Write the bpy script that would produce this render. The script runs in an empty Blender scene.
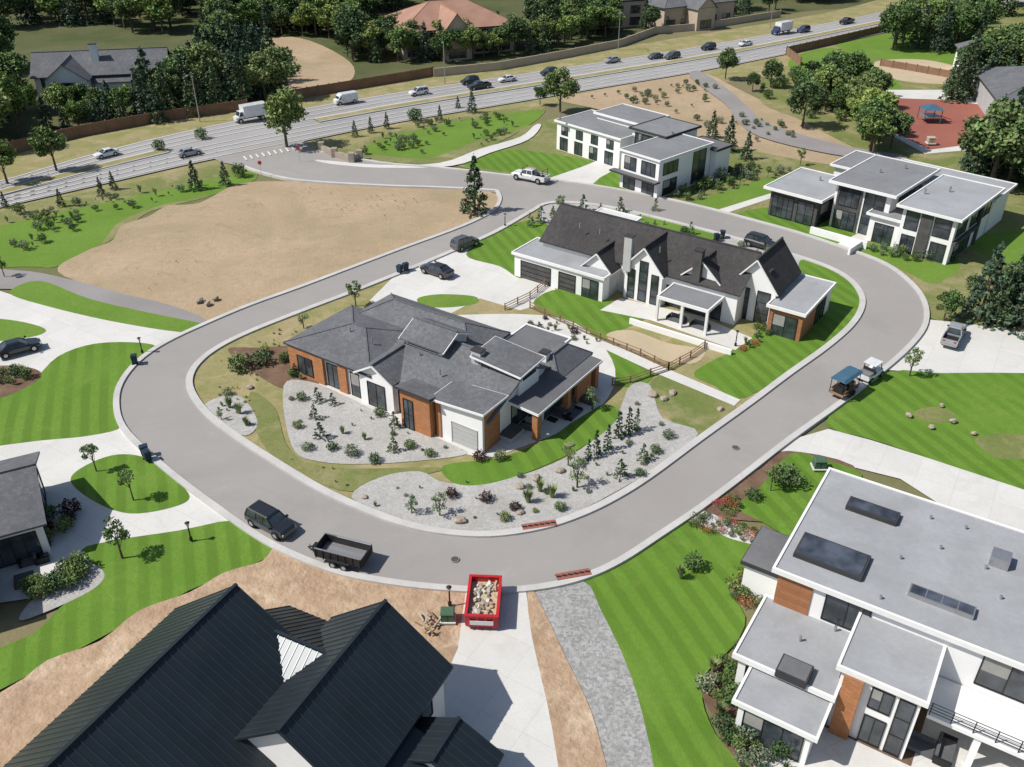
import bpy, math, random
import numpy as np
from mathutils import Vector
from mathutils.geometry import tessellate_polygon
random.seed(7)
# ------------------------------------------------------------------ survey
# plan coordinates are recovered from measured picture coordinates of the aerial survey
# by intersecting the ray with a level plane (ground or a roof height).
F, VH, CX, CY = 900.0, -180.0, 512.0, 383.5
TH = math.atan((CY-VH)/F); CT, ST = math.cos(TH), math.sin(TH)
CAMH = CT/0.0169
def Wd(u, v, h=0.0):
    dy = v-CY
    t = (CAMH-h)/(F*ST+dy*CT)
    return ((u-CX)*t, (F*CT-dy*ST)*t)
scene = bpy.context.scene
def link(o, parent=None):
    scene.collection.objects.link(o)
    if parent is not None: o.parent = parent
    return o
def empty(name, loc=(0,0,0), rot=0.0, parent=None):
    o = bpy.data.objects.new(name, None); o.empty_display_size = 0.5
    o.location = loc; o.rotation_euler = (0,0,rot)
    return link(o, parent)
# ------------------------------------------------------------------ materials
def newmat(name):
    m = bpy.data.materials.new(name); m.use_nodes = True
    nt = m.node_tree; nt.nodes.clear()
    out = nt.nodes.new('ShaderNodeOutputMaterial')
    b = nt.nodes.new('ShaderNodeBsdfPrincipled')
    nt.links.new(b.outputs[0], out.inputs[0])
    return m, nt, b, out
def c4(c): return (c[0], c[1], c[2], 1)
def mixn(nt, fac, a, b, mode='MIX'):
    n = nt.nodes.new('ShaderNodeMix'); n.data_type = 'RGBA'; n.blend_type = mode
    for s, val in ((n.inputs[0], fac), (n.inputs[6], a), (n.inputs[7], b)):
        if isinstance(val, bpy.types.NodeSocket): nt.links.new(val, s)
        elif isinstance(val, (int, float)): s.default_value = val
        else: s.default_value = c4(val)
    return n.outputs[2]
def noise(nt, co, scale, detail=4, rough=0.6, lo=0.35, hi=0.65, dist=0.0):
    n = nt.nodes.new('ShaderNodeTexNoise'); n.inputs['Scale'].default_value = scale
    n.inputs['Detail'].default_value = detail; n.inputs['Roughness'].default_value = rough
    n.inputs['Distortion'].default_value = dist
    nt.links.new(co, n.inputs['Vector'])
    r = nt.nodes.new('ShaderNodeMapRange'); r.inputs[1].default_value = lo; r.inputs[2].default_value = hi
    nt.links.new(n.outputs[0], r.inputs[0])
    return r.outputs[0]
def coords(nt): return nt.nodes.new('ShaderNodeTexCoord').outputs['Object']
def mul(nt, a, k):
    n = nt.nodes.new('ShaderNodeMath'); n.operation = 'MULTIPLY'; n.inputs[1].default_value = k
    nt.links.new(a, n.inputs[0]); return n.outputs[0]
def surf(name, c1, c2, s1=0.15, s2=2.5, c3=None, f2=0.5, rough=0.9, bump=0.0, stripes=None, spec=0.2, metal=0.0, blotch=None, speck=None, joint=None, blotch2=None):
    m, nt, b, out = newmat(name)
    co = coords(nt)
    col = mixn(nt, noise(nt, co, s1, 5, 0.6), c1, c2)
    lo = c3 if c3 else tuple(x*0.7 for x in c1)
    col = mixn(nt, mul(nt, noise(nt, co, s2, 6, 0.7, 0.3, 0.7), f2), col, lo)
    if stripes:
        ang, width, amt = stripes
        mp = nt.nodes.new('ShaderNodeMapping'); mp.inputs['Rotation'].default_value = (0,0,math.radians(ang))
        nt.links.new(co, mp.inputs[0])
        w = nt.nodes.new('ShaderNodeTexWave'); w.inputs['Scale'].default_value = 0.157/width
        w.inputs['Distortion'].default_value = 1.2; w.inputs['Detail Scale'].default_value = 0.5
        nt.links.new(mp.outputs[0], w.inputs['Vector'])
        r = nt.nodes.new('ShaderNodeMapRange'); r.inputs[1].default_value = .3; r.inputs[2].default_value = .7
        r.inputs[3].default_value = 0; r.inputs[4].default_value = amt
        nt.links.new(w.outputs[1], r.inputs[0])
        fm = nt.nodes.new('ShaderNodeMath'); fm.operation = 'MULTIPLY'
        nt.links.new(r.outputs[0], fm.inputs[0]); nt.links.new(noise(nt, co, .09, 3, .5, .3, .5), fm.inputs[1])
        col = mixn(nt, fm.outputs[0], col, tuple(x*0.66 for x in c1))
    for bl in (blotch, blotch2):
        if bl:
            bc, bs, lo_, hi_ = bl
            col = mixn(nt, noise(nt, co, bs, 6, .7, lo_, hi_, .6), col, bc)
    if speck:
        sc, ss, amt = speck
        vo = nt.nodes.new('ShaderNodeTexVoronoi'); vo.inputs['Scale'].default_value = ss
        nt.links.new(co, vo.inputs['Vector'])
        sp = nt.nodes.new('ShaderNodeSeparateColor'); nt.links.new(vo.outputs['Color'], sp.inputs[0])
        col = mixn(nt, mul(nt, sp.outputs[0], amt), col, sc)
    if joint:
        sz, jc, ang = joint
        mp = nt.nodes.new('ShaderNodeMapping'); mp.inputs['Rotation'].default_value = (0,0,math.radians(ang)); nt.links.new(co, mp.inputs[0])
        br = nt.nodes.new('ShaderNodeTexBrick'); br.offset = 0; nt.links.new(mp.outputs[0], br.inputs['Vector'])
        br.inputs['Scale'].default_value = 1; br.inputs['Brick Width'].default_value = sz; br.inputs['Row Height'].default_value = sz
        br.inputs['Mortar Size'].default_value = .02; br.inputs['Color1'].default_value = (1,1,1,1); br.inputs['Color2'].default_value = (.94,.94,.94,1); br.inputs['Mortar'].default_value = (jc,jc,jc,1)
        col = mixn(nt, 1.0, col, br.outputs[0], 'MULTIPLY')
    nt.links.new(col, b.inputs['Base Color'])
    b.inputs['Roughness'].default_value = rough
    b.inputs['Specular IOR Level'].default_value = spec
    b.inputs['Metallic'].default_value = metal
    if bump:
        nn = nt.nodes.new('ShaderNodeTexNoise'); nn.inputs['Scale'].default_value = s2*2.5; nn.inputs['Detail'].default_value = 5
        nt.links.new(co, nn.inputs['Vector'])
        bp = nt.nodes.new('ShaderNodeBump'); bp.inputs['Distance'].default_value = bump; bp.inputs['Strength'].default_value = 1
        nt.links.new(nn.outputs[0], bp.inputs['Height']); nt.links.new(bp.outputs[0], b.inputs['Normal'])
    return m
def brickmat(name, c1, c2, mortar, bw, bh, msize=0.02, rough=.9):
    m, nt, b, out = newmat(name)
    tc = nt.nodes.new('ShaderNodeTexCoord')
    sx = nt.nodes.new('ShaderNodeSeparateXYZ'); nt.links.new(tc.outputs['Object'], sx.inputs[0])
    ad = nt.nodes.new('ShaderNodeMath'); ad.operation = 'ADD'
    nt.links.new(sx.outputs[0], ad.inputs[0]); nt.links.new(sx.outputs[1], ad.inputs[1])
    cb = nt.nodes.new('ShaderNodeCombineXYZ'); nt.links.new(ad.outputs[0], cb.inputs[0]); nt.links.new(sx.outputs[2], cb.inputs[1])
    br = nt.nodes.new('ShaderNodeTexBrick'); nt.links.new(cb.outputs[0], br.inputs['Vector'])
    br.inputs['Color1'].default_value = c4(c1); br.inputs['Color2'].default_value = c4(c2); br.inputs['Mortar'].default_value = c4(mortar)
    br.inputs['Scale'].default_value = 1; br.inputs['Brick Width'].default_value = bw; br.inputs['Row Height'].default_value = bh
    br.inputs['Mortar Size'].default_value = msize
    col = mixn(nt, mul(nt, noise(nt, tc.outputs['Object'], 1.5, 5), .3), br.outputs[0], tuple(x*.5 for x in c1))
    nt.links.new(col, b.inputs['Base Color']); b.inputs['Roughness'].default_value = rough
    return m
M = {}
M['ground'] = surf('ground', (.22,.19,.10), (.12,.15,.05), .03, 1.2, c3=(.13,.11,.06), bump=.04)
M['forestfloor'] = surf('forest_floor', (.07,.09,.03), (.13,.13,.06), .06, 1.0, bump=.05)
M['lawn'] = surf('lawn', (.125,.225,.028), (.16,.26,.04), .12, 3.0, c3=(.08,.15,.02), f2=.55, bump=.04, blotch=((.21,.25,.06),.25,.55,.85))
M['lawn2'] = surf('lawn_striped', (.12,.23,.026), (.15,.26,.035), .13, 3.2, c3=(.075,.155,.018), f2=.55, stripes=(-20,0.85,.62), bump=.04, blotch=((.19,.255,.055),.22,.56,.9), blotch2=((.09,.17,.022),.5,.58,.8))
M['rough'] = surf('rough_grass', (.15,.19,.05), (.25,.23,.10), .10, 1.8, c3=(.09,.125,.03), bump=.05, blotch=((.35,.28,.165),.12,.50,.72), blotch2=((.10,.155,.035),.6,.58,.75))
M['dry'] = surf('dry_grass', (.35,.29,.155), (.23,.235,.08), .2, 2.5, c3=(.17,.155,.065), bump=.04, blotch=((.42,.32,.195),.3,.5,.75), blotch2=((.14,.18,.045),.5,.58,.75))
M['sand'] = surf('bare_earth', (.46,.345,.23), (.385,.285,.18), .07, 1.1, c3=(.285,.215,.135), f2=.5, bump=.06, blotch=((.29,.235,.135),.05,.48,.72), blotch2=((.25,.20,.12),.5,.56,.78))
M['soil'] = surf('soil', (.42,.285,.185), (.54,.40,.27), .12, .9, c3=(.25,.165,.105), f2=.65, bump=.16, blotch=((.31,.21,.135),.3,.48,.72), blotch2=((.60,.48,.35),.15,.54,.72))
M['mulch'] = surf('mulch', (.14,.085,.055), (.23,.15,.10), .5, 5.0, bump=.05)
M['gravel'] = surf('gravel', (.46,.445,.42), (.54,.525,.50), .3, 8.0, c3=(.30,.29,.27), f2=.5, bump=.03, speck=((.25,.24,.225),6.0,.5), blotch=((.35,.32,.28),.35,.50,.75))
M['gravel2'] = surf('gravel_strip', (.43,.42,.40), (.50,.49,.47), .3, 7.0, c3=(.25,.25,.24), f2=.6, bump=.05, speck=((.16,.16,.155),5.0,.65))
M['road'] = surf('road_asphalt', (.305,.285,.268), (.345,.325,.305), .06, 9.0, c3=(.235,.22,.205), f2=.45, bump=.006, blotch=((.265,.25,.235),.10,.50,.75), blotch2=((.37,.35,.33),.3,.6,.85))
M['hwy'] = surf('highway_asphalt', (.31,.298,.285), (.38,.368,.355), .04, 6.0, c3=(.23,.222,.213), f2=.45, bump=.006)
M['path'] = surf('path_asphalt', (.26,.24,.23), (.31,.29,.28), .1, 6.0, f2=.4)
M['conc'] = surf('concrete', (.60,.585,.55), (.67,.655,.62), .12, 5.0, c3=(.48,.465,.43), f2=.45, bump=.003, blotch=((.52,.505,.47),.35,.52,.8), joint=(3.2,.80,32))
M['kerb'] = surf('kerb_concrete', (.56,.545,.52), (.47,.455,.43), .3, 4.0, f2=.4, blotch=((.38,.36,.335),.5,.55,.8))
M['paint'] = surf('road_paint', (.72,.72,.70), (.55,.55,.53), 1.0, 8.0, f2=.4)
M['wall'] = surf('white_render', (.79,.78,.765), (.83,.82,.805), .5, 6.0, c3=(.72,.71,.69), f2=.3, rough=.8)
M['greywall'] = surf('grey_render', (.42,.42,.41), (.47,.47,.46), .5, 6.0, f2=.2)
M['beige'] = surf('beige_render', (.48,.40,.31), (.42,.35,.27), .5, 5.0, f2=.2)
M['darkwall'] = surf('dark_stone', (.07,.068,.066), (.11,.105,.10), .8, 4.0, f2=.3)
M['fascia'] = surf('dark_fascia', (.045,.045,.048), (.06,.06,.062), 1, 4)
M['wfascia'] = surf('white_fascia', (.74,.73,.71), (.8,.79,.77), 1, 4, f2=.2)
M['memb'] = surf('roof_membrane', (.31,.317,.325), (.365,.372,.38), .2, 3.0, c3=(.24,.243,.25), f2=.4, blotch=((.255,.258,.265),.3,.46,.8))
M['gmemb'] = surf('roof_membrane_charcoal', (.20,.204,.21), (.25,.254,.26), .2, 3.0, c3=(.15,.152,.157), f2=.4, blotch=((.16,.163,.168),.4,.5,.8))
M['wmemb'] = surf('roof_membrane_white', (.58,.575,.57), (.66,.655,.65), .2, 3.0, c3=(.45,.445,.44), f2=.4, blotch=((.46,.455,.45),.4,.5,.8))
M['dmemb'] = surf('roof_membrane_dark', (.13,.13,.135), (.18,.18,.185), .2, 3.0, f2=.4)
M['shingle'] = surf('roof_shingles_slate', (.145,.148,.157), (.20,.204,.213), .35, 5.0, c3=(.085,.086,.092), f2=.6, bump=.02, speck=((.085,.086,.092),3.5,.55))
M['bshingle'] = surf('roof_shingles_charcoal', (.062,.058,.057), (.085,.08,.078), .3, 5.0, c3=(.04,.038,.037), f2=.6, bump=.02, speck=((.033,.031,.03),3.5,.5))
M['tile'] = surf('roof_tiles_terracotta', (.34,.19,.135), (.40,.245,.18), .3, 4.0, f2=.5)
M['metalroof'] = surf('metal_roof_dark', (.017,.025,.031), (.025,.035,.042), .3, 2.0, f2=.3, rough=.38, spec=.5, metal=.2)
M['seam'] = surf('metal_roof_seam', (.040,.050,.058), (.05,.06,.068), .3, 2.0, f2=.3, rough=.35, spec=.5, metal=.3)
M['stone'] = brickmat('orange_stone', (.52,.21,.075), (.38,.15,.055), (.28,.15,.085), .45, .16)
M['wood'] = brickmat('cedar_wood', (.42,.18,.075), (.32,.13,.055), (.14,.07,.04), 2.6, .18, .012)
M['fencewood'] = surf('fence_wood', (.21,.125,.08), (.28,.17,.11), .4, 5.0, f2=.4)
M['railwood'] = surf('rail_wood', (.30,.19,.11), (.24,.15,.09), .4, 5.0)
M['frame'] = surf('window_frame_black', (.02,.02,.02), (.025,.025,.025), 1, 4, rough=.5)
M['black'] = surf('black_plastic', (.02,.02,.021), (.03,.03,.03), 1, 4, rough=.6)
M['rubber'] = surf('tyre_rubber', (.018,.018,.018), (.025,.025,.025), 1, 8, rough=.85)
M['steel'] = surf('steel', (.45,.45,.46), (.5,.5,.51), 1, 5, rough=.35, metal=.7)
M['boulder'] = surf('boulder', (.42,.35,.28), (.29,.25,.20), .8, 5, bump=.05)
M['green_box'] = surf('green_paint', (.07,.13,.08), (.08,.15,.09), 1, 5, rough=.6)
M['bin'] = surf('bin_plastic', (.02,.035,.06), (.025,.045,.075), 1, 5, rough=.55)
M['redpaint'] = surf('red_paint', (.55,.02,.022), (.45,.016,.02), .8, 4, rough=.45, spec=.5)
M['court'] = surf('court_surface', (.33,.125,.09), (.28,.10,.075), .1, 4)
M['sandpit'] = surf('sand', (.52,.42,.28), (.46,.37,.25), .3, 4, bump=.02)
M['cushion'] = surf('outdoor_fabric', (.10,.10,.105), (.14,.14,.145), 1, 6)
M['blue'] = surf('blue_canvas', (.055,.12,.18), (.07,.15,.22), .6, 4)
M['blind'] = surf('window_blind', (.30,.29,.27), (.36,.35,.33), 1, 4)
def glassmat(name, c, rough=.08):
    m, nt, b, out = newmat(name)
    col = mixn(nt, noise(nt, coords(nt), .6, 2), c, tuple(x*2.6+.012 for x in c))
    nt.links.new(col, b.inputs['Base Color'])
    b.inputs['Roughness'].default_value = rough; b.inputs['Specular IOR Level'].default_value = .8
    return m
M['glass'] = glassmat('window_glass', (.02,.025,.03))
M['solar'] = glassmat('solar_glass', (.03,.035,.045), .3)
def carpaint(name, c):
    m, nt, b, out = newmat(name)
    col = mixn(nt, noise(nt, coords(nt), 1.2, 3), c, tuple(x*.85 for x in c))
    nt.links.new(col, b.inputs['Base Color'])
    b.inputs['Roughness'].default_value = .28; b.inputs['Coat Weight'].default_value = .7; b.inputs['Coat Roughness'].default_value = .08
    return m
for n_, c_ in (('black',(.018,.020,.024)),('white',(.72,.72,.72)),('silver',(.32,.33,.34)),('grey',(.09,.095,.10)),('red',(.35,.03,.03)),('blue',(.03,.06,.16))):
    M['p_'+n_] = carpaint('car_paint_'+n_, c_)
M['lamp'] = carpaint('lamp_lens', (.6,.6,.58))
M['tail'] = carpaint('tail_lens', (.3,.01,.01))
def leafmat(name):
    m, nt, b, out = newmat(name)
    at = nt.nodes.new('ShaderNodeAttribute'); at.attribute_name = 'Col'
    oi = nt.nodes.new('ShaderNodeObjectInfo')
    hs = nt.nodes.new('ShaderNodeHueSaturation'); hs.inputs['Saturation'].default_value = .9
    r = nt.nodes.new('ShaderNodeMapRange'); r.inputs[3].default_value = .475; r.inputs[4].default_value = .52
    nt.links.new(oi.outputs['Random'], r.inputs[0]); nt.links.new(r.outputs[0], hs.inputs['Hue'])
    r2 = nt.nodes.new('ShaderNodeMapRange'); r2.inputs[3].default_value = 2.1; r2.inputs[4].default_value = 1.2
    nt.links.new(oi.outputs['Random'], r2.inputs[0]); nt.links.new(r2.outputs[0], hs.inputs['Value'])
    nt.links.new(at.outputs[0], hs.inputs['Color'])
    nt.links.new(hs.outputs[0], b.inputs['Base Color'])
    b.inputs['Roughness'].default_value = .6; b.inputs['Specular IOR Level'].default_value = .25
    return m
M['leaf'] = leafmat('foliage')
M['bark'] = surf('bark', (.10,.075,.055), (.15,.12,.09), 2, 8)
# ------------------------------------------------------------------ mesh builder
class MB:
    def __init__(s): s.v=[]; s.f=[]; s.m=[]; s.mats=[]
    def add(s, vs, fs, m):
        m = M[m] if isinstance(m,str) else m
        if m not in s.mats: s.mats.append(m)
        k=s.mats.index(m); o=len(s.v); s.v+= [tuple(p) for p in vs]
        for f in fs: s.f.append(tuple(i+o for i in f)); s.m.append(k)
    def box(s,x0,x1,y0,y1,z0,z1,m):
        s.prism([(x0,y0,z0),(x1,y0,z0),(x1,y1,z0),(x0,y1,z0)],[(x0,y0,z1),(x1,y0,z1),(x1,y1,z1),(x0,y1,z1)],m)
    def prism(s, bot, top, m):
        n=len(bot); fs=[(i,(i+1)%n,(i+1)%n+n,i+n) for i in range(n)]
        fs+=[tuple(range(n-1,-1,-1)), tuple(range(n,2*n))]
        s.add(list(bot)+list(top), fs, m)
    def slab(s, q, th, m): s.prism([(p[0],p[1],p[2]-th) for p in q], q, m)
    def cyl(s, c, r, z0, z1, m, n=12, r2=None):
        r2=r if r2 is None else r2
        P=lambda R,z:[(c[0]+R*math.cos(2*math.pi*i/n),c[1]+R*math.sin(2*math.pi*i/n),z) for i in range(n)]
        s.prism(P(r,z0),P(r2,z1), m)
    def wheel(s, x, y, z, r, w, m, n=16):
        P=lambda yy:[(x+r*math.cos(2*math.pi*i/n), yy, z+r*math.sin(2*math.pi*i/n)) for i in range(n)]
        s.prism(P(y+w/2),P(y-w/2),m)
    def beam(s, p, q, w, m):
        p=Vector(p); q=Vector(q); d=(q-p).normalized()
        up=Vector((0,0,1)) if abs(d.z)<.9 else Vector((1,0,0))
        a=d.cross(up).normalized()*w/2; b=d.cross(a).normalized()*w/2
        s.prism([p+a+b,p-a+b,p-a-b,p+a-b],[q+a+b,q-a+b,q-a-b,q+a-b],m)
    def mesh(s,name):
        me=bpy.data.meshes.new(name); me.from_pydata(s.v,[],s.f)
        for m in s.mats: me.materials.append(m)
        me.polygons.foreach_set('material_index', s.m); me.update(); return me
    def obj(s,name,parent=None,loc=(0,0,0),rot=0):
        o=bpy.data.objects.new(name,s.mesh(name)); o.location=loc; o.rotation_euler=(0,0,rot)
        return link(o,parent)
# ------------------------------------------------------------------ ground sheets
def smooth(pts, closed=True, n=6):
    out=[]; N=len(pts)
    for i in range(N if closed else N-1):
        g=lambda k: pts[k%N] if closed else pts[max(0,min(N-1,k))]
        p0,p1,p2,p3=g(i-1),g(i),g(i+1),g(i+2)
        for j in range(n):
            t=j/n
            out.append(tuple(.5*((2*p1[a])+(-p0[a]+p2[a])*t+(2*p0[a]-5*p1[a]+4*p2[a]-p3[a])*t*t+(-p0[a]+3*p1[a]-3*p2[a]+p3[a])*t**3) for a in (0,1)))
    if not closed: out.append(pts[-1])
    return out
LZ=[0.01]
def sheet(name, px, mat, sm=True, world=False, n=5):
    pts = px if world else [Wd(*p) for p in px]
    if sm: pts=smooth(pts, True, n)
    LZ[0]+=0.004; z=LZ[0]
    tris=tessellate_polygon([[Vector((x,y,0)) for x,y in pts]])
    fs=[]
    for t in tris:
        a,b,c=[pts[i] for i in t]
        cr=(b[0]-a[0])*(c[1]-a[1])-(b[1]-a[1])*(c[0]-a[0])
        fs.append(tuple(t) if cr>0 else tuple(reversed(t)))
    me=bpy.data.meshes.new(name); me.from_pydata([(x,y,z) for x,y in pts],[],fs)
    me.materials.append(M[mat]); me.update()
    return link(bpy.data.objects.new(name,me))
def ribbon(mb, pts, w, z0, z1, mat, closed=False, off=0.0):
    N=len(pts); L=[];R=[]
    for i,p in enumerate(pts):
        a=pts[i-1] if (closed or i>0) else p; b=pts[(i+1)%N] if (closed or i<N-1) else p
        dx,dy=b[0]-a[0],b[1]-a[1]; l=math.hypot(dx,dy) or 1; nx,ny=-dy/l,dx/l
        L.append((p[0]+nx*(off+w/2),p[1]+ny*(off+w/2))); R.append((p[0]+nx*(off-w/2),p[1]+ny*(off-w/2)))
    for i in range(N if closed else N-1):
        j=(i+1)%N
        vs=[(*R[i],z0),(*R[j],z0),(*L[j],z0),(*L[i],z0),(*R[i],z1),(*R[j],z1),(*L[j],z1),(*L[i],z1)]
        fs=[(4,5,6,7)]
        if z1-z0>.02: fs+=[(0,1,5,4),(2,3,7,6)]
        mb.add(vs,fs,mat)
me=bpy.data.meshes.new('ground'); S=2500
me.from_pydata([(-S,-300,0),(S,-300,0),(S,S,0),(-S,S,0)],[],[(0,1,2,3)]); me.materials.append(M['ground'])
link(bpy.data.objects.new('ground',me))
OUTER=[(497,192),(500,201),(492,213),(462,228),(400,251),(350,270),(300,289),(250,307),(205,326),(165,345),(138,364),(121,386),(117,408),(124,430),(148,455),(180,482),(220,512),(262,541),(300,560),(345,576),(400,586),(450,591),(500,593),(545,589),(585,579),(620,563),(660,537),(700,510),(740,480),(790,441),(840,405),(885,370),(912,345),(925,325),(924,304),(910,284),(884,265),(845,250),(800,235),(750,221),(700,208),(650,197),(600,188),(550,181),(500,176)]
INNER=[(548,205),(580,205),(620,211),(670,223),(720,236),(770,250),(820,266),(846,279),(860,295),(861,310),(850,328),(825,350),(790,375),(750,405),(700,441),(650,478),(615,500),(580,517),(540,530),(490,537),(440,534),(400,525),(360,510),(320,491),(280,467),(240,441),(210,418),(194,398),(190,382),(198,366),(218,350),(250,334),(300,314),(350,295),(400,275),(450,254),(495,234),(530,214)]
sheet('forest_floor',[(-300,130),(0,150),(80,130),(240,102),(290,92),(435,70),(520,62),(640,38),(800,12),(900,-5),(900,-60),(300,-110),(-500,-90)],'forestfloor')
sheet('dry_field',[(245,40),(300,38),(350,62),(345,85),(285,96),(262,70)],'sand')
sheet('verge',[(-300,260),(0,160),(80,138),(240,108),(435,76),(640,44),(820,14),(900,-5),(1000,-20),(1010,5),(800,70),(600,95),(350,150),(-100,260)],'dry')
sheet('dry_field',[(560,100),(590,92),(660,78),(700,72),(740,90),(790,115),(860,150),(900,168),(850,172),(770,165),(720,155),(700,140),(610,112)],'sand')
sheet('rough_grass',[(780,70),(900,25),(1100,-20),(1400,40),(1400,180),(1100,190),(930,170),(870,155),(800,120),(760,100)],'rough')
sheet('green_field',[(830,38),(905,22),(960,20),(1000,40),(1040,60),(940,66),(870,58)],'lawn')
sheet('green_field',[(790,60),(830,48),(880,66),(900,90),(850,80),(800,75)],'lawn')
sheet('sandpit',[(875,62),(925,60),(975,72),(985,82),(935,84),(890,78)],'sandpit')
sheet('court_walk',[(880,90),(960,90),(1040,100),(1045,150),(960,151),(925,154),(878,128)],'conc',sm=False)
sheet('court',[(888,98),(945,100),(990,106),(1035,114),(1040,146),(960,146),(930,150),(885,128)],'court',sm=False)
sheet('rough_grass',[(-400,330),(0,212),(100,190),(200,168),(252,158),(262,170),(245,182),(205,198),(150,212),(120,235),(60,266),(0,268),(-300,290)],'rough')
sheet('green_verge',[(-200,262),(0,226),(60,212),(120,200),(200,182),(248,172),(255,180),(215,194),(160,206),(120,222),(100,244),(60,266),(0,268),(-200,285)],'lawn')
sheet('bare_lot',[(58,272),(85,252),(112,241),(122,226),(148,217),(168,206),(200,203),(240,184),(300,182),(380,187),(440,189),(496,190),(500,201),(492,213),(462,228),(400,251),(350,270),(300,289),(250,307),(208,322),(180,314),(120,296)],'sand')
sheet('berm_grass',[(290,150),(330,152),(380,136),(440,122),(500,110),(545,108),(530,125),(500,142),(455,164),(380,162),(320,160)],'rough')
sheet('berm_lawn',[(360,150),(410,132),(470,120),(540,110),(528,126),(480,140),(430,158),(385,156)],'lawn')
sheet('neighbour_yard',[(455,164),(505,142),(540,122),(620,112),(710,140),(830,165),(1000,180),(1250,190),(1250,330),(1040,330),(928,318),(920,290),(884,262),(800,232),(700,206),(600,186),(520,176)],'rough')
sheet('lawn',[(458,163),(500,151),(535,152),(592,162),(575,172),(548,178),(505,172)],'lawn2')
sheet('lawn',[(575,181),(612,168),(640,180),(664,188),(650,196),(620,190)],'lawn2')
sheet('driveway',[(545,180),(580,168),(600,160),(622,166),(600,178),(590,187)],'conc',sm=False)
sheet('lawn',[(690,206),(735,188),(775,178),(790,188),(730,206),(715,212)],'lawn')
sheet('rough_grass',[(675,198),(705,178),(740,165),(790,172),(760,180),(700,200)],'rough')
sheet('walk',[(712,212),(770,194),(776,197),(722,215)],'conc',sm=False)
sheet('lawn',[(730,221),(768,208),(830,222),(862,230),(828,247),(780,236)],'lawn2')
sheet('walk',[(826,250),(866,230),(906,238),(884,248),(850,258)],'conc',sm=False)
sheet('rough_grass',[(850,250),(890,240),(950,258),(1024,236),(1200,230),(1200,300),(1024,290),(945,305),(925,300),(905,275)],'rough')
sheet('lawn',[(860,249),(905,242),(960,262),(935,284),(905,272)],'lawn')
sheet('lawn',[(960,240),(1010,232),(1060,226),(1060,262),(1000,262)],'lawn')
sheet('driveway',[(924,320),(945,322),(1024,331),(1200,340),(1200,378),(1024,374),(940,374),(888,371)],'conc',sm=False)
sheet('lawn',[(888,373),(940,374),(1024,374),(1200,380),(1200,520),(1024,492),(930,460),(870,440),(828,428),(838,408)],'lawn2',n=3)
sheet('dry_patch',[(975,440),(1002,434),(1034,440),(1030,458),(1000,460),(985,452)],'rough')
sheet('dry_patch',[(915,412),(935,408),(955,416),(940,424),(918,420)],'rough')
sheet('driveway',[(790,441),(828,430),(870,441),(930,460),(1024,491),(1250,560),(1250,640),(1024,560),(900,480),(860,470),(800,455),(770,458)],'conc',sm=False)
sheet('garden_bed',[(700,512),(760,470),(788,452),(860,474),(800,540),(790,600),(765,625),(735,655),(700,685),(720,730),(750,800),(1200,900),(1200,600),(900,540),(780,525)],'mulch')
sheet('lawn',[(736,508),(760,488),(790,455),(822,460),(862,476),(840,498),(806,528),(790,538),(760,522)],'lawn2',n=3)
sheet('walk',[(685,524),(702,511),(760,535),(792,545),(770,570),(745,562),(765,552)],'conc',sm=False)
sheet('lawn',[(580,582),(622,565),(662,538),(688,522),(730,540),(768,552),(745,575),(728,590),(745,618),(735,645),(708,672),(702,700),(715,735),(745,780),(760,900),(660,900),(650,760),(620,650)],'lawn2',n=3)
sheet('gravel_strip',[(533,596),(583,583),(600,610),(632,680),(656,780),(670,900),(630,900),(606,780),(580,690)],'gravel2',n=3)
sheet('path',[(-200,262),(0,270),(60,278),(120,294),(170,306),(208,322),(195,332),(120,312),(50,292),(0,290),(-200,285)],'path',n=3)
sheet('driveway',[(-250,292),(0,292),(50,308),(120,324),(190,334),(165,345),(140,362),(160,395),(130,440),(150,458),(235,523),(180,532),(110,542),(95,590),(-300,650)],'conc',sm=False)
sheet('lawn',[(10,294),(40,282),(90,300),(150,314),(205,326),(190,334),(120,324),(50,308)],'lawn')
sheet('lawn',[(-60,318),(0,320),(35,326),(46,333),(20,340),(-60,345)],'lawn')
sheet('lawn',[(-100,412),(-10,402),(30,385),(58,358),(95,345),(140,344),(158,350),(136,366),(121,386),(117,408),(122,428),(90,437),(40,442),(-100,455)],'lawn2',n=4)
sheet('garden_bed',[(-60,380),(-10,368),(25,368),(42,375),(28,388),(-10,402),(-60,400)],'mulch')
sheet('lawn',[(71,482),(88,466),(118,456),(148,460),(172,478),(190,498),(172,509),(130,515),(95,503)],'lawn2')
sheet('lawn',[(82,552),(110,543),(180,532),(234,522),(256,536),(276,549),(262,562),(190,592),(100,640),(0,692),(-200,790),(-250,700),(0,650),(60,610),(96,575)],'lawn2',n=3)
sheet('bare_earth',[(276,549),(300,560),(345,576),(400,586),(468,592),(460,660),(425,800),(420,1000),(-400,1000),(-200,790),(0,695),(48,662),(100,643),(140,612),(190,594),(225,574),(262,563)],'soil',n=3)
sheet('garden_bed',[(40,595),(85,566),(105,575),(95,590),(60,608),(20,622)],'gravel')
sheet('driveway',[(466,592),(526,592),(532,640),(548,700),(558,767),(575,900),(400,900),(414,760),(430,715),(458,650)],'conc',sm=False)
sheet('bare_earth',[(527,594),(536,596),(566,660),(590,710),(606,767),(640,900),(575,900),(558,767),(546,700),(532,640)],'soil',n=2)
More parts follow.
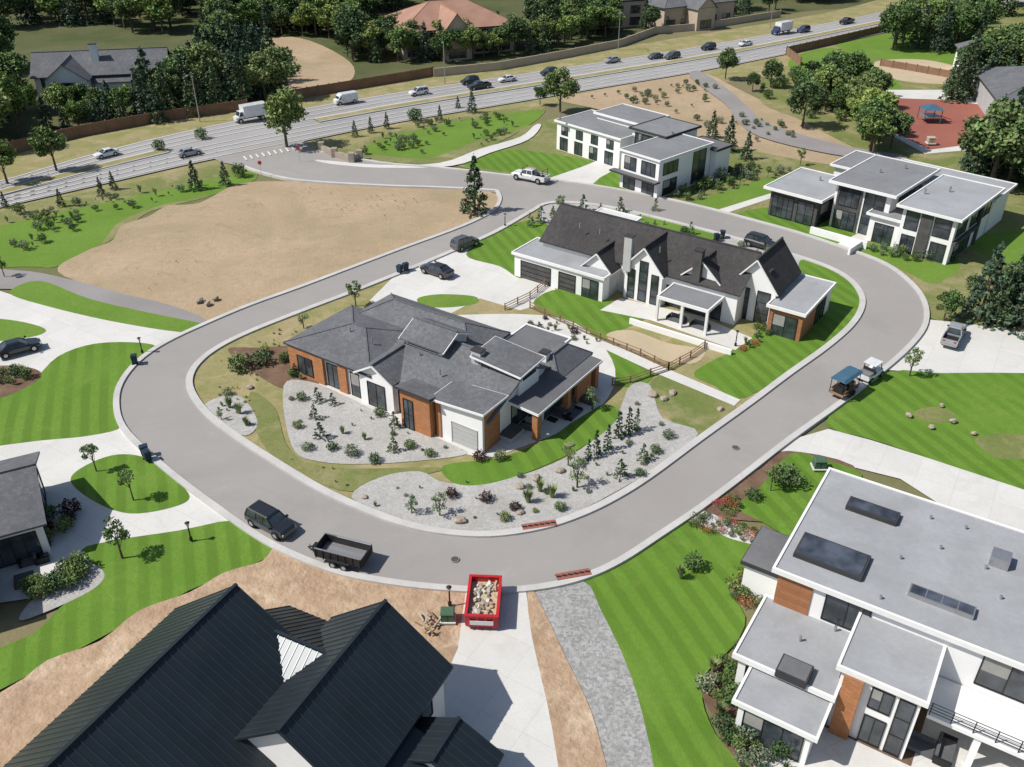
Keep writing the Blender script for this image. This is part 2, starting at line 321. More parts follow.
# roads
U=[(-400,270),(-60,195),(0,182),(100,153),(200,129),(300,110),(400,93),(500,78),(600,63),(700,47),(800,29),(900,9),(1000,-12),(1150,-40)]
Lw=[(-400,330),(-60,224),(0,209),(100,186),(200,163),(300,143),(400,123),(500,106),(600,89),(700,72),(800,52),(900,30),(1000,8),(1150,-25)]
Us=smooth([Wd(*p) for p in U],False,6); Ls=smooth([Wd(*p) for p in Lw],False,6)
sheet('highway',Us+Ls[::-1],'hwy',sm=False,world=True)
sheet('road',[(215,160),(255,148),(300,141),(318,152),(380,164),(470,171),(500,176),(500,194),(480,190),(440,189),(380,187),(300,182),(262,174),(245,168)],'road',n=3)
sheet('road',OUTER,'road',n=4)
sheet('path',[(690,78),(700,72),(730,92),(748,108),(770,125),(840,146),(900,156),(900,163),(830,155),(760,138),(738,122),(725,105)],'path',n=4)
sheet('trail',[(318,161),(380,166),(440,164),(480,150),(520,138),(535,126),(541,127),(528,141),(490,154),(452,167),(380,169),(330,165)],'conc',n=4)
# island
sheet('island_ground',INNER,'dry',n=4)
sheet('driveway',[(395,277),(450,254),(472,246),(540,262),(560,300),(520,312),(480,300),(445,318),(392,320),(370,302)],'conc',sm=False)
sheet('lawn',[(466,256),(498,233),(530,222),(565,232),(545,256),(524,280),(500,268)],'lawn2')
sheet('gravel_bed',[(540,212),(560,205),(620,211),(720,236),(800,260),(800,275),(700,262),(560,232)],'gravel',n=3)
sheet('lawn',[(640,216),(700,231),(720,240),(700,246),(640,230)],'lawn')
sheet('lawn',[(418,300),(440,296),(474,298),(476,305),(450,309),(424,308)],'lawn')
sheet('lawn',[(533,305),(558,291),(600,300),(645,318),(620,332),(600,340),(560,320)],'lawn2')
sheet('sandpit',[(606,338),(630,332),(668,345),(704,352),(690,366),(640,356)],'sandpit')
sheet('lawn',[(694,374),(740,348),(770,320),(796,285),(800,262),(822,268),(848,281),(859,297),(858,312),(846,330),(800,364),(744,400),(715,388)],'lawn2',n=4)
sheet('terrace',[(600,312),(650,322),(735,352),(752,340),(700,318),(620,300)],'conc',sm=False)
sheet('lawn',[(560,338),(600,346),(650,366),(648,384),(618,388),(590,368)],'lawn2')
sheet('rough_grass',[(655,380),(680,378),(735,405),(700,438),(668,420),(650,395)],'rough')
sheet('walk',[(590,336),(665,370),(740,402),(734,408),(655,375),(585,342)],'conc',sm=False)
sheet('walk',[(385,330),(440,318),(560,320),(612,362),(600,410),(520,450),(460,455),(330,396),(305,370)],'conc')
sheet('mulch_bed',[(228,352),(260,350),(310,350),(320,385),(290,392),(262,380)],'mulch')
sheet('grass_strip',[(250,395),(275,410),(290,452),(330,470),(440,470),(420,478),(350,494),(300,474),(262,445)],'rough')
sheet('gravel_bed',[(284,388),(310,384),(345,398),(400,425),(455,448),(462,458),(380,466),(320,464),(292,448)],'gravel')
sheet('gravel_bed',[(203,410),(225,398),(245,402),(258,425),(246,438),(222,428)],'gravel')
sheet('gravel_bed',[(352,500),(380,480),(420,474),(450,486),(520,478),(580,452),(615,420),(630,388),(650,388),(662,420),(698,436),(648,475),(580,513),(540,527),(490,533),(440,530),(400,521)],'gravel',n=4)
sheet('lawn',[(444,468),(500,460),(550,440),(590,412),(612,408),(618,420),(590,445),(540,470),(490,486),(455,486)],'lawn2')
sheet('patio',[(478,440),(545,395),(600,408),(560,432),(510,452)],'conc',sm=False)
HZ=LZ[0]
# kerbs
mb=MB(); Iw=smooth([Wd(*p) for p in INNER],True,4)
ribbon(mb,Iw,.7,0,HZ+.10,'kerb',closed=True,off=0)
mb.obj('kerb')
mb=MB(); Ow=smooth([Wd(*p) for p in OUTER],False,4); ribbon(mb,Ow,.6,0,HZ+.07,'kerb'); mb.obj('kerb')
mb=MB()
ribbon(mb,smooth([Wd(*p) for p in [(245,168),(262,174),(300,182),(380,187),(440,189),(497,192)]],False,4),.6,0,HZ+.08,'kerb')
ribbon(mb,smooth([Wd(*p) for p in [(318,152),(380,164),(440,169),(500,176)]],False,4),.6,0,HZ+.08,'kerb')
mb.obj('kerb')
def manhole(u,v):
    x,y=Wd(u,v); mb=MB(); mb.cyl((0,0),.36,0,HZ+.006,'path',18); mb.cyl((0,0),.30,0,HZ+.012,'darkwall',18); mb.obj('manhole_cover',None,(x,y,0))
manhole(455,562); manhole(735,450)
# highway markings, median
lerp=lambda t:[(a[0]+(b[0]-a[0])*t,a[1]+(b[1]-a[1])*t) for a,b in zip(Us,Ls)]
mb=MB(); z=HZ+.004
for t in (.04,.40,.60,.96): ribbon(mb,lerp(t),.18,z,z+.001,'paint')
for t in (.16,.28,.72,.84):
    c=lerp(t)
    for a,b in zip(c[:-1],c[1:]):
        L=math.hypot(b[0]-a[0],b[1]-a[1]); k=max(1,int(L/9))
        for i in range(k):
            f=i/k; g=f+3.2/L
            p=(a[0]+(b[0]-a[0])*f,a[1]+(b[1]-a[1])*f); q=(a[0]+(b[0]-a[0])*g,a[1]+(b[1]-a[1])*g)
            ribbon(mb,[p,q],.2,z,z+.001,'paint')
for i in range(9):
    ribbon(mb,[Wd(244+i*6,158-i*1.2),Wd(247+i*6,161.5-i*1.2)],.3,z,z+.001,'paint')
mb.obj('road_marking')
def upart(c,u0,u1):
    return [p for p in c if u0<CX+F*p[0]/(p[1]*CT+CAMH*ST)<u1]
mb=MB()
for u0,u1 in ((-200,175),(300,1040)):
    ribbon(mb,upart(lerp(.5),u0,u1),2.6,0,HZ+.14,'kerb'); ribbon(mb,upart(lerp(.5),u0+8,u1-8),2.0,HZ+.14,HZ+.145,'dry')
mb.obj('highway_median')
# ------------------------------------------------------------------ foliage
def leafmesh(name, C, Sz, Col, trunk=None):
    n=len(C); rg=np.random.default_rng(n+17)
    a=rg.normal(size=(n,3)); a/=np.linalg.norm(a,axis=1)[:,None]
    b=rg.normal(size=(n,3)); b-= (a*b).sum(1)[:,None]*a; b/=np.linalg.norm(b,axis=1)[:,None]
    s=Sz[:,None]
    V=np.empty((n,4,3)); V[:,0]=C-a*s; V[:,1]=C-b*s*.55; V[:,2]=C+a*s; V[:,3]=C+b*s*.55
    tv=len(trunk.v) if trunk else 0
    verts=(list(trunk.v) if trunk else [])+V.reshape(-1,3).tolist()
    faces=(list(trunk.f) if trunk else [])+(np.arange(n*4).reshape(-1,4)+tv).tolist()
    me=bpy.data.meshes.new(name); me.from_pydata(verts,[],faces)
    me.materials.append(M['leaf']); me.materials.append(M['bark'])
    me.polygons.foreach_set('material_index',[1]*(len(trunk.f) if trunk else 0)+[0]*n)
    at=me.color_attributes.new('Col','FLOAT_COLOR','POINT')
    cc=np.ones((tv+n*4,4)); cc[tv:,:3]=np.repeat(Col,4,axis=0)
    at.data.foreach_set('color',cc.ravel()); me.update(); return me
def pal(base,n,rg,var=.2):
    k=1+rg.normal(size=(n,1))*var
    c=np.array(base)[None,:]*np.clip(k,.4,1.8); c[:,0]*=1+rg.normal(size=n)*.12; return np.clip(c,.002,.6)
def deciduous(seed, H=8, R=3, base=(.062,.105,.022), nc=30, per=125, ls=.25, trunkh=.22, sq=1.0):
    rg=np.random.default_rng(seed); t=MB()
    t.cyl((0,0),.026*H,0,H*.55,'bark',8,.012*H)
    C=[];S=[];K=[]
    for i in range(nc):
        th=rg.uniform(0,6.283); ph=rg.uniform(-.75,1); rr=rg.uniform(.35,.95)**.5
        zc=H*(trunkh+(1-trunkh)/2); hz=H*(1-trunkh)/2
        cr=math.sqrt(max(0,1-ph*ph))
        c=np.array([R*rr*cr*math.cos(th)*.8,R*rr*cr*math.sin(th)*.8*sq,zc+hz*.78*ph*rr])
        if i<7: t.beam((0,0,H*(.2+.04*i)),tuple(c),.010*H,'bark')
        r=R*rg.uniform(.24,.42)
        d=rg.normal(size=(per,3)); d/=np.linalg.norm(d,axis=1)[:,None]
        q=c+d*(r*rg.uniform(.55,1.08,size=(per,1)))*np.array([1,1,.8])
        C.append(q); S.append(rg.uniform(.6,1.25,per)*ls)
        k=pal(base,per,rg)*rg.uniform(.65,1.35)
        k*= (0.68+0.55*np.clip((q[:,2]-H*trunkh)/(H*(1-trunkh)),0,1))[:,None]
        K.append(k)
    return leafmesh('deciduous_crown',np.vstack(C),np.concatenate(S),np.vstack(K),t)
def conifer(seed,H=9,R=2.3,base=(.035,.065,.026),lv=15,nb=11,per=15,ls=.26,low=.06):
    rg=np.random.default_rng(seed); t=MB(); t.cyl((0,0),.02*H,0,H*.93,'bark',7,.004*H)
    C=[];S=[];K=[]
    for l in range(lv):
        f=l/(lv-1); z=H*(low+(0.93-low)*f); rad=R*(1-f)**.85*rg.uniform(.82,1.12)+.12
        for b in range(max(4,int(nb*(1-f*.55)))):
            th=rg.uniform(0,6.283); ln=rad*rg.uniform(.7,1.15)
            s=rg.uniform(.25,1,per)**.6
            q=np.stack([np.cos(th)*ln*s,np.sin(th)*ln*s,z-ln*s*.28+rg.normal(size=per)*.05*H/9],1)
            q+=rg.normal(size=(per,3))*.11*R/2.3
            C.append(q);S.append(rg.uniform(.6,1.2,per)*ls)
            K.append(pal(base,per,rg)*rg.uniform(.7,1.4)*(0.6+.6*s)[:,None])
    C.append(np.array([[0,0,H*.9+i*H*.02] for i in range(6)])+rg.normal(size=(6,3))*.03);S.append(np.full(6,ls*.7));K.append(pal(base,6,rg))
    return leafmesh('conifer_crown',np.vstack(C),np.concatenate(S),np.vstack(K),t)
def shrub(seed,H=1,R=.6,base=(.05,.09,.02),n=420,ls=.09):
    rg=np.random.default_rng(seed); d=rg.normal(size=(n,3)); d/=np.linalg.norm(d,axis=1)[:,None]
    lob=1+.22*np.sin(d[:,0]*5+seed)*np.cos(d[:,1]*6)
    q=d*rg.uniform(.5,1.05,size=(n,1))*lob[:,None]*np.array([R,R,H/2]); q[:,2]+=H/2
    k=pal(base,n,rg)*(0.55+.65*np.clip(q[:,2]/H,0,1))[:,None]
    return leafmesh('shrub_foliage',q,rg.uniform(.6,1.3,n)*ls,k)
def tuft(seed,H=1.2,R=.55,base=(.13,.17,.06),n=150):
    rg=np.random.default_rng(seed); vs=[];fs=[];K=[]
    for i in range(n):
        th=rg.uniform(0,6.283); r=R*rg.uniform(0,1)**.6; h=H*rg.uniform(.55,1.1); w=.035
        a=np.array([math.cos(th),math.sin(th)]); p=np.array([-a[1],a[0]])*w
        b0=a*.12*r/R; m=a*r*.45; e=a*r; o=len(vs)
        vs+=[(*(b0-p),0),(*(b0+p),0),(*(m+p),h*.65),(*(m-p),h*.65),(*e,h)]
        fs+=[(o,o+1,o+2,o+3),(o+3,o+2,o+4)]; K+=[np.array(base)*rg.uniform(.6,1.4)]*5
    me=bpy.data.meshes.new('grass_tuft'); me.from_pydata(vs,[],fs); me.materials.append(M['leaf'])
    at=me.color_attributes.new('Col','FLOAT_COLOR','POINT'); cc=np.ones((len(vs),4)); cc[:,:3]=np.array(K); at.data.foreach_set('color',cc.ravel()); return me
LIB={
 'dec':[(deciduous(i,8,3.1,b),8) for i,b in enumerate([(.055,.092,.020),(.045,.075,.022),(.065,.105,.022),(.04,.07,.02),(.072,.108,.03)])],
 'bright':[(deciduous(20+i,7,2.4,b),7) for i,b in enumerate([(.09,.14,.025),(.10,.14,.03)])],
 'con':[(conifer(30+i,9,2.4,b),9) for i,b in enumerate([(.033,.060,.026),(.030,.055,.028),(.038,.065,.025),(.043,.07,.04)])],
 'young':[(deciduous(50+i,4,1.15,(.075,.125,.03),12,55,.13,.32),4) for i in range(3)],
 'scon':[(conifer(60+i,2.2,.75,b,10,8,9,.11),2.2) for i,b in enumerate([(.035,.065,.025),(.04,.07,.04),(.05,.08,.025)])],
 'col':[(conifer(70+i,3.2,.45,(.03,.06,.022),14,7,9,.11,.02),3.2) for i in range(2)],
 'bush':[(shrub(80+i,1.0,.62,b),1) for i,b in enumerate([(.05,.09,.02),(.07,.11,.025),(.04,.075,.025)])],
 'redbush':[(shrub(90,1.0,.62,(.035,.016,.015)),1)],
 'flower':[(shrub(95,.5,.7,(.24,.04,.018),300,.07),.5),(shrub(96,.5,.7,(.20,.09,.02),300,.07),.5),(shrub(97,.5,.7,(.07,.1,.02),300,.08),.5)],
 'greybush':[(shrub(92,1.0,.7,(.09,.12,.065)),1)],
 'tuft':[(tuft(100+i),1.2) for i in range(2)],
 'wisp':[(deciduous(110+i,4,1.0,(.10,.15,.055),12,50,.11,.05),4) for i in range(2)],
}
NAMES={'dec':'deciduous_tree','bright':'cottonwood_tree','con':'pine_tree','young':'young_tree','scon':'small_pine_tree','col':'columnar_juniper','bush':'shrub','redbush':'purple_shrub','greybush':'sage_shrub','tuft':'ornamental_grass','wisp':'feathery_shrub','flower':'flower_clump'}
rr=random.Random(5)
def plantw(x,y,H,kind,parent=None,fat=1.0,i=None):
    me,h0=LIB[kind][rr.randrange(len(LIB[kind])) if i is None else i]
    o=bpy.data.objects.new(NAMES[kind],me); k=H/h0
    o.location=(x,y,HZ*.8); o.rotation_euler=(0,0,rr.uniform(0,6.28)); o.scale=(k*fat*rr.uniform(.9,1.1),k*fat*rr.uniform(.9,1.1),k)
    return link(o,parent)
def plant(u,v,H,kind,parent=None,fat=1.0,i=None):
    x,y=Wd(u,v); return plantw(x,y,H,kind,parent,fat,i)
def inside(p,poly):
    c=False; j=len(poly)-1
    for i in range(len(poly)):
        if (poly[i][1]>p[1])!=(poly[j][1]>p[1]) and p[0]<(poly[j][0]-poly[i][0])*(p[1]-poly[i][1])/(poly[j][1]-poly[i][1])+poly[i][0]: c=not c
        j=i
    return c
def mass(name,px,n,kinds,h0,h1,mind=2.5,fat=1.0,clump=0):
    poly=[Wd(*p) for p in px]; E=empty(name); xs=[p[0] for p in poly]; ys=[p[1] for p in poly]; pts=[]; tr=0
    cen=[(rr.uniform(min(xs),max(xs)),rr.uniform(min(ys),max(ys))) for _ in range(clump)]
    while len(pts)<n and tr<n*60:
        tr+=1
        if clump and rr.random()<.85:
            c=rr.choice(cen); p=(c[0]+rr.gauss(0,2.2),c[1]+rr.gauss(0,2.2))
        else: p=(rr.uniform(min(xs),max(xs)),rr.uniform(min(ys),max(ys)))
        if not inside(p,poly) or any((p[0]-q[0])**2+(p[1]-q[1])**2<mind*mind for q in pts): continue
        pts.append(p); plantw(p[0],p[1],rr.uniform(h0,h1),rr.choice(kinds),E,fat)
# woods
D=['dec','dec','con','dec','con','bright']
mass('distant_trees',[(-120,34),(40,30),(60,32),(190,36),(230,30),(300,18),(430,0),(420,-22),(-250,-22)],290,D,9,14,4.0,1.12)
mass('distant_trees',[(-200,-22),(430,-22),(640,-22),(300,-60),(-300,-60)],110,D,9,14,5.5,1.15)
mass('distant_trees',[(-140,165),(0,150),(28,140),(30,112),(8,100),(5,66),(-80,50)],46,['dec','dec','bright','con'],9,14,3.6,1.1)
mass('distant_trees',[(40,133),(130,126),(140,114),(120,112),(60,116)],18,['dec','con','bright'],4,7,3.0,1.1)
mass('distant_trees',[(140,126),(200,116),(285,98),(265,70),(225,50),(205,70),(185,98),(150,108)],78,['con','con','con','dec'],8,12,3.3,1.1)
mass('distant_trees',[(196,40),(300,14),(345,20),(360,66),(345,45),(300,36),(245,38)],48,['dec','bright','con'],7,12,3.6,1.1)
mass('distant_trees',[(345,64),(435,64),(520,57),(615,38),(612,22),(520,40),(440,50),(350,40)],72,['dec','con','dec','bright'],6,9.5,3.2,1.1)
mass('distant_trees',[(535,40),(610,26),(600,4),(530,14)],30,['dec','con','dec','bright'],9,12,3.4,1.1)
mass('distant_trees',[(345,30),(400,24),(400,4),(350,6)],16,['dec','con'],8,12,3.6,1.1)
mass('distant_trees',[(430,-4),(640,-8),(800,4),(880,-8),(880,-22),(430,-22)],90,D,9,14,4.2,1.15)
mass('distant_trees',[(630,36),(700,26),(785,11),(780,4),(640,20)],30,['con','dec'],6,10,3,1.1)
mass('distant_trees',[(845,152),(862,128),(880,136),(895,154),(870,160)],7,['dec','bright'],7,9,3.2,1.1)
mass('distant_trees',[(965,182),(980,156),(1050,156),(1200,180),(1200,215),(1010,200)],30,['dec','con','con','dec'],9,14,3.2,1.1)
mass('distant_trees',[(945,108),(955,80),(985,76),(1040,80),(1060,104),(990,102),(965,100)],22,['dec','con','con'],9,14,3.2,1.1)
mass('distant_trees',[(890,52),(930,56),(985,44),(970,22),(912,26)],30,['dec','con','dec'],8,12,3.2,1.1)
mass('distant_trees',[(790,100),(850,85),(885,100),(860,122),(820,112)],18,['dec','dec','con'],5,9,3.5,1.1)
mass('distant_trees',[(960,26),(1040,24),(1100,54),(1200,40),(1200,-30),(960,-20)],80,D,9,14,4,1.1)
mass('scrub',[(745,95),(790,75),(870,95),(880,140),(800,118)],50,['bush','greybush','bush'],.8,2.2,1.5,1,8)
mass('scrub',[(580,100),(700,80),(760,110),(820,150),(740,150),(700,130)],60,['bush','greybush'],.4,1.2,1.2,1,9)
mass('weeds',[(80,268),(140,222),(240,188),(440,192),(490,200),(300,284),(180,310)],50,['tuft','greybush'],.08,.18,.6,1,12)
mass('garden_shrubs',[(350,152),(420,124),(530,108),(505,138),(450,160),(380,160)],60,['bush','greybush','tuft','bush'],.4,1.2,1.1,1,10)
mass('roadside_shrubs',[(0,222),(120,196),(240,170),(240,180),(190,190),(120,215),(10,258)],46,['bush','greybush','tuft'],.3,1.2,1.1,1,10)
T=[(57,172,8,'bright'),(8,185,7.5,'bright'),(287,148,10.5,'dec'),(560,113,9,'dec'),(475,214,9,'con'),(728,152,6.5,'con'),(746,160,5,'con'),(712,138,5,'con'),(802,128,9,'dec'),(870,152,9,'dec'),
(725,80,7,'dec'),(770,88,6,'dec'),(752,92,4,'dec'),(355,137,3,'con'),(371,133,3,'con'),(387,129,3.2,'con'),(415,122,2.5,'bush'),(440,121,3,'con'),(472,113,4.5,'con'),(458,109,2.5,'con'),(540,106,4,'dec'),
(62,207,2.8,'con'),(102,196,3,'con'),(114,190,3,'con'),(6,208,2.5,'con'),(196,190,4.8,'con'),(226,186,4,'con'),(240,177,2,'bush'),(20,214,1.5,'bush'),(160,152,2,'bush'),(202,140,2,'bush'),(5,278,3,'young'),
(978,322,10,'con'),(992,326,8,'con'),(1006,318,9,'con'),(1020,332,9.5,'con'),(1045,330,10,'con'),(943,322,4,'dec'),(909,377,3.6,'young'),(1005,155,12,'con'),(985,165,11,'con'),(1015,300,8,'con'),
(97,473,3,'young'),(134,502,3.2,'young'),(123,560,4.2,'young'),(800,166,3,'young'),(655,212,2,'scon'),
(530,228,2.2,'scon'),(541,224,2.6,'scon'),(553,220,2,'scon'),(560,214,3,'young'),(620,214,2.5,'scon'),(690,236,2,'scon'),(583,212,2.6,'scon'),(600,216,1.8,'scon'),
(356,308,3.5,'young'),(304,330,2.6,'wisp'),(340,340,1.6,'bush'),(380,318,1.5,'bush'),
(770,492,2.6,'young'),(785,486,2,'bush'),(752,500,1,'bush'),(680,580,1.2,'tuft'),(693,570,1.4,'bush')]
for t in T: plant(*t)
# island planting
for t in [(318,404,1.8,'scon'),(315,421,1.8,'scon'),(321,441,2.0,'scon'),(302,402,.9,'bush'),(333,452,.8,'bush'),(352,457,1.0,'greybush'),(375,464,.9,'bush'),(395,430,2.0,'scon'),(394,454,1.8,'scon'),(333,407,1.5,'scon'),(410,450,.9,'bush'),(430,458,.8,'bush'),(308,452,.8,'greybush'),(365,442,.8,'tuft'),(343,436,.9,'tuft'),(298,430,.8,'bush'),(380,418,1.0,'bush'),
(588,462,2.4,'col'),(596,458,3.0,'col'),(607,452,3.0,'col'),(618,440,3.2,'col'),(628,436,3.2,'col'),(636,432,2.6,'col'),(620,480,2.2,'scon'),(643,463,2.0,'scon'),(577,490,3.8,'wisp'),(568,468,3,'wisp'),(440,518,2.8,'wisp'),(412,516,2.4,'wisp'),(528,505,1.4,'tuft'),(552,500,1.4,'tuft'),(540,494,1.3,'tuft'),(592,412,3.2,'wisp'),
(452,499,.9,'redbush'),(486,503,.9,'redbush'),(515,512,.8,'redbush'),(480,462,1.0,'redbush'),(500,462,1.0,'bush'),(640,478,.8,'bush'),(655,455,.9,'bush'),(668,440,.9,'greybush'),(560,512,.8,'bush'),(505,522,.8,'bush'),
(240,372,1.8,'bush'),(262,366,1.6,'bush'),(296,378,1.6,'scon'),(285,362,1.1,'bush'),(265,356,1.1,'bush'),(228,397,.8,'greybush'),(222,422,1.6,'wisp'),(240,416,1.3,'tuft'),(230,410,1.3,'tuft'),(247,428,1,'tuft')]: plant(*t)
mass('gravel_bed_plants',[(360,505),(400,484),(500,485),(580,460),(640,400),(690,436),(640,472),(560,514),(480,528),(400,516)],34,['tuft','bush','greybush','tuft'],.22,.55,1.3)
mass('gravel_bed_plants',[(290,395),(340,402),(450,450),(380,462),(300,450)],14,['tuft','bush','greybush'],.22,.5,1.1)
mass('gravel_bed_plants',[(206,412),(240,404),(254,426),(232,430)],7,['tuft','greybush'],.3,.6,.6)
mass('grass_clumps',[(200,372),(300,320),(300,350),(250,390),(290,460),(420,472),(350,495),(250,440)],50,['tuft','greybush'],.15,.3,.5,1,10)
mass('garden_shrubs',[(235,356),(310,352),(315,382),(275,384)],12,['bush','bush','tuft'],.4,.9,.9)
mass('garden_shrubs',[(545,214),(620,215),(720,240),(790,262),(700,255),(570,228)],45,['bush','scon','tuft','greybush'],.4,1.1,1.1)
mass('garden_shrubs',[(740,348),(770,318),(794,290),(800,300),(770,335),(745,356)],26,['bush','bush','flower','tuft'],.4,.8,.8)
mass('garden_shrubs',[(525,320),(560,322),(600,345),(590,350),(530,328)],14,['bush','tuft','redbush'],.4,.9,.8)
mass('garden_shrubs',[(728,600),(745,572),(765,560),(790,560),(790,600),(760,612)],34,['bush','flower','bush','tuft'],.4,.9,.6)
mass('flower_bed',[(690,528),(705,515),(770,540),(760,548)],28,['flower','bush','bush','flower'],.3,.5,.5)
mass('flower_bed',[(715,508),(735,498),(745,512),(730,518)],12,['flower','bush'],.25,.45,.5)
mass('garden_shrubs',[(705,690),(712,672),(740,655),(765,700),(790,780),(745,780),(720,730)],52,['bush','tuft','bush','greybush','tuft'],.5,1.4,.8)
mass('garden_shrubs',[(28,592),(85,564),(92,578),(40,602)],26,['bush','bush'],.8,1.3,.6)
mass('garden_shrubs',[(30,520),(75,510),(72,535),(45,545)],8,['redbush','bush'],.8,1.4,.9)
mass('garden_shrubs',[(0,375),(30,370),(30,382),(0,392)],8,['tuft','bush','bush'],.7,1.1,.8)
mass('garden_shrubs',[(862,250),(920,250),(950,262),(900,262)],26,['bush','greybush','scon'],.5,1.4,1.2)
mass('garden_shrubs',[(668,200),(700,180),(760,168),(800,172),(740,186),(700,204)],34,['bush','scon','young','greybush'],.6,2,1.5)
mass('garden_shrubs',[(960,285),(1060,278),(1060,310),(1000,300)],14,['bush','dec','greybush'],1.5,3.5,1.5)
# boulders
def rock(u,v,r):
    mb=MB(); rg=np.random.default_rng(int(u*7+v)); n=7
    rings=[]
    for z,k in ((0,1),(.35,.95),(.62,.6)):
        rings.append([(r*k*math.cos(6.283*i/n)*rg.uniform(.75,1.2),r*k*.8*math.sin(6.283*i/n)*rg.uniform(.75,1.2),z*r+rg.uniform(0,.12)*r*(z>0)) for i in range(n)])
    mb.prism(rings[0],rings[1],'boulder'); mb.prism(rings[1],rings[2],'boulder')
    x,y=Wd(u,v); mb.obj('boulder',None,(x,y,HZ),rg.uniform(0,6))
for b in [(908,418,.4),(931,430,.35),(952,424,.4),(941,408,.3),(973,436,.3),(460,524,.6),(520,490,.5),(536,482,.5),(560,474,.5),(570,448,.4),(585,480,.35),(200,303,.6),(208,306,.5),(216,301,.5),(250,390,.4),(520,516,.4),(652,398,.6),(664,402,.5),(672,396,.5),(365,500,.35),(720,412,.4)]: rock(*b)
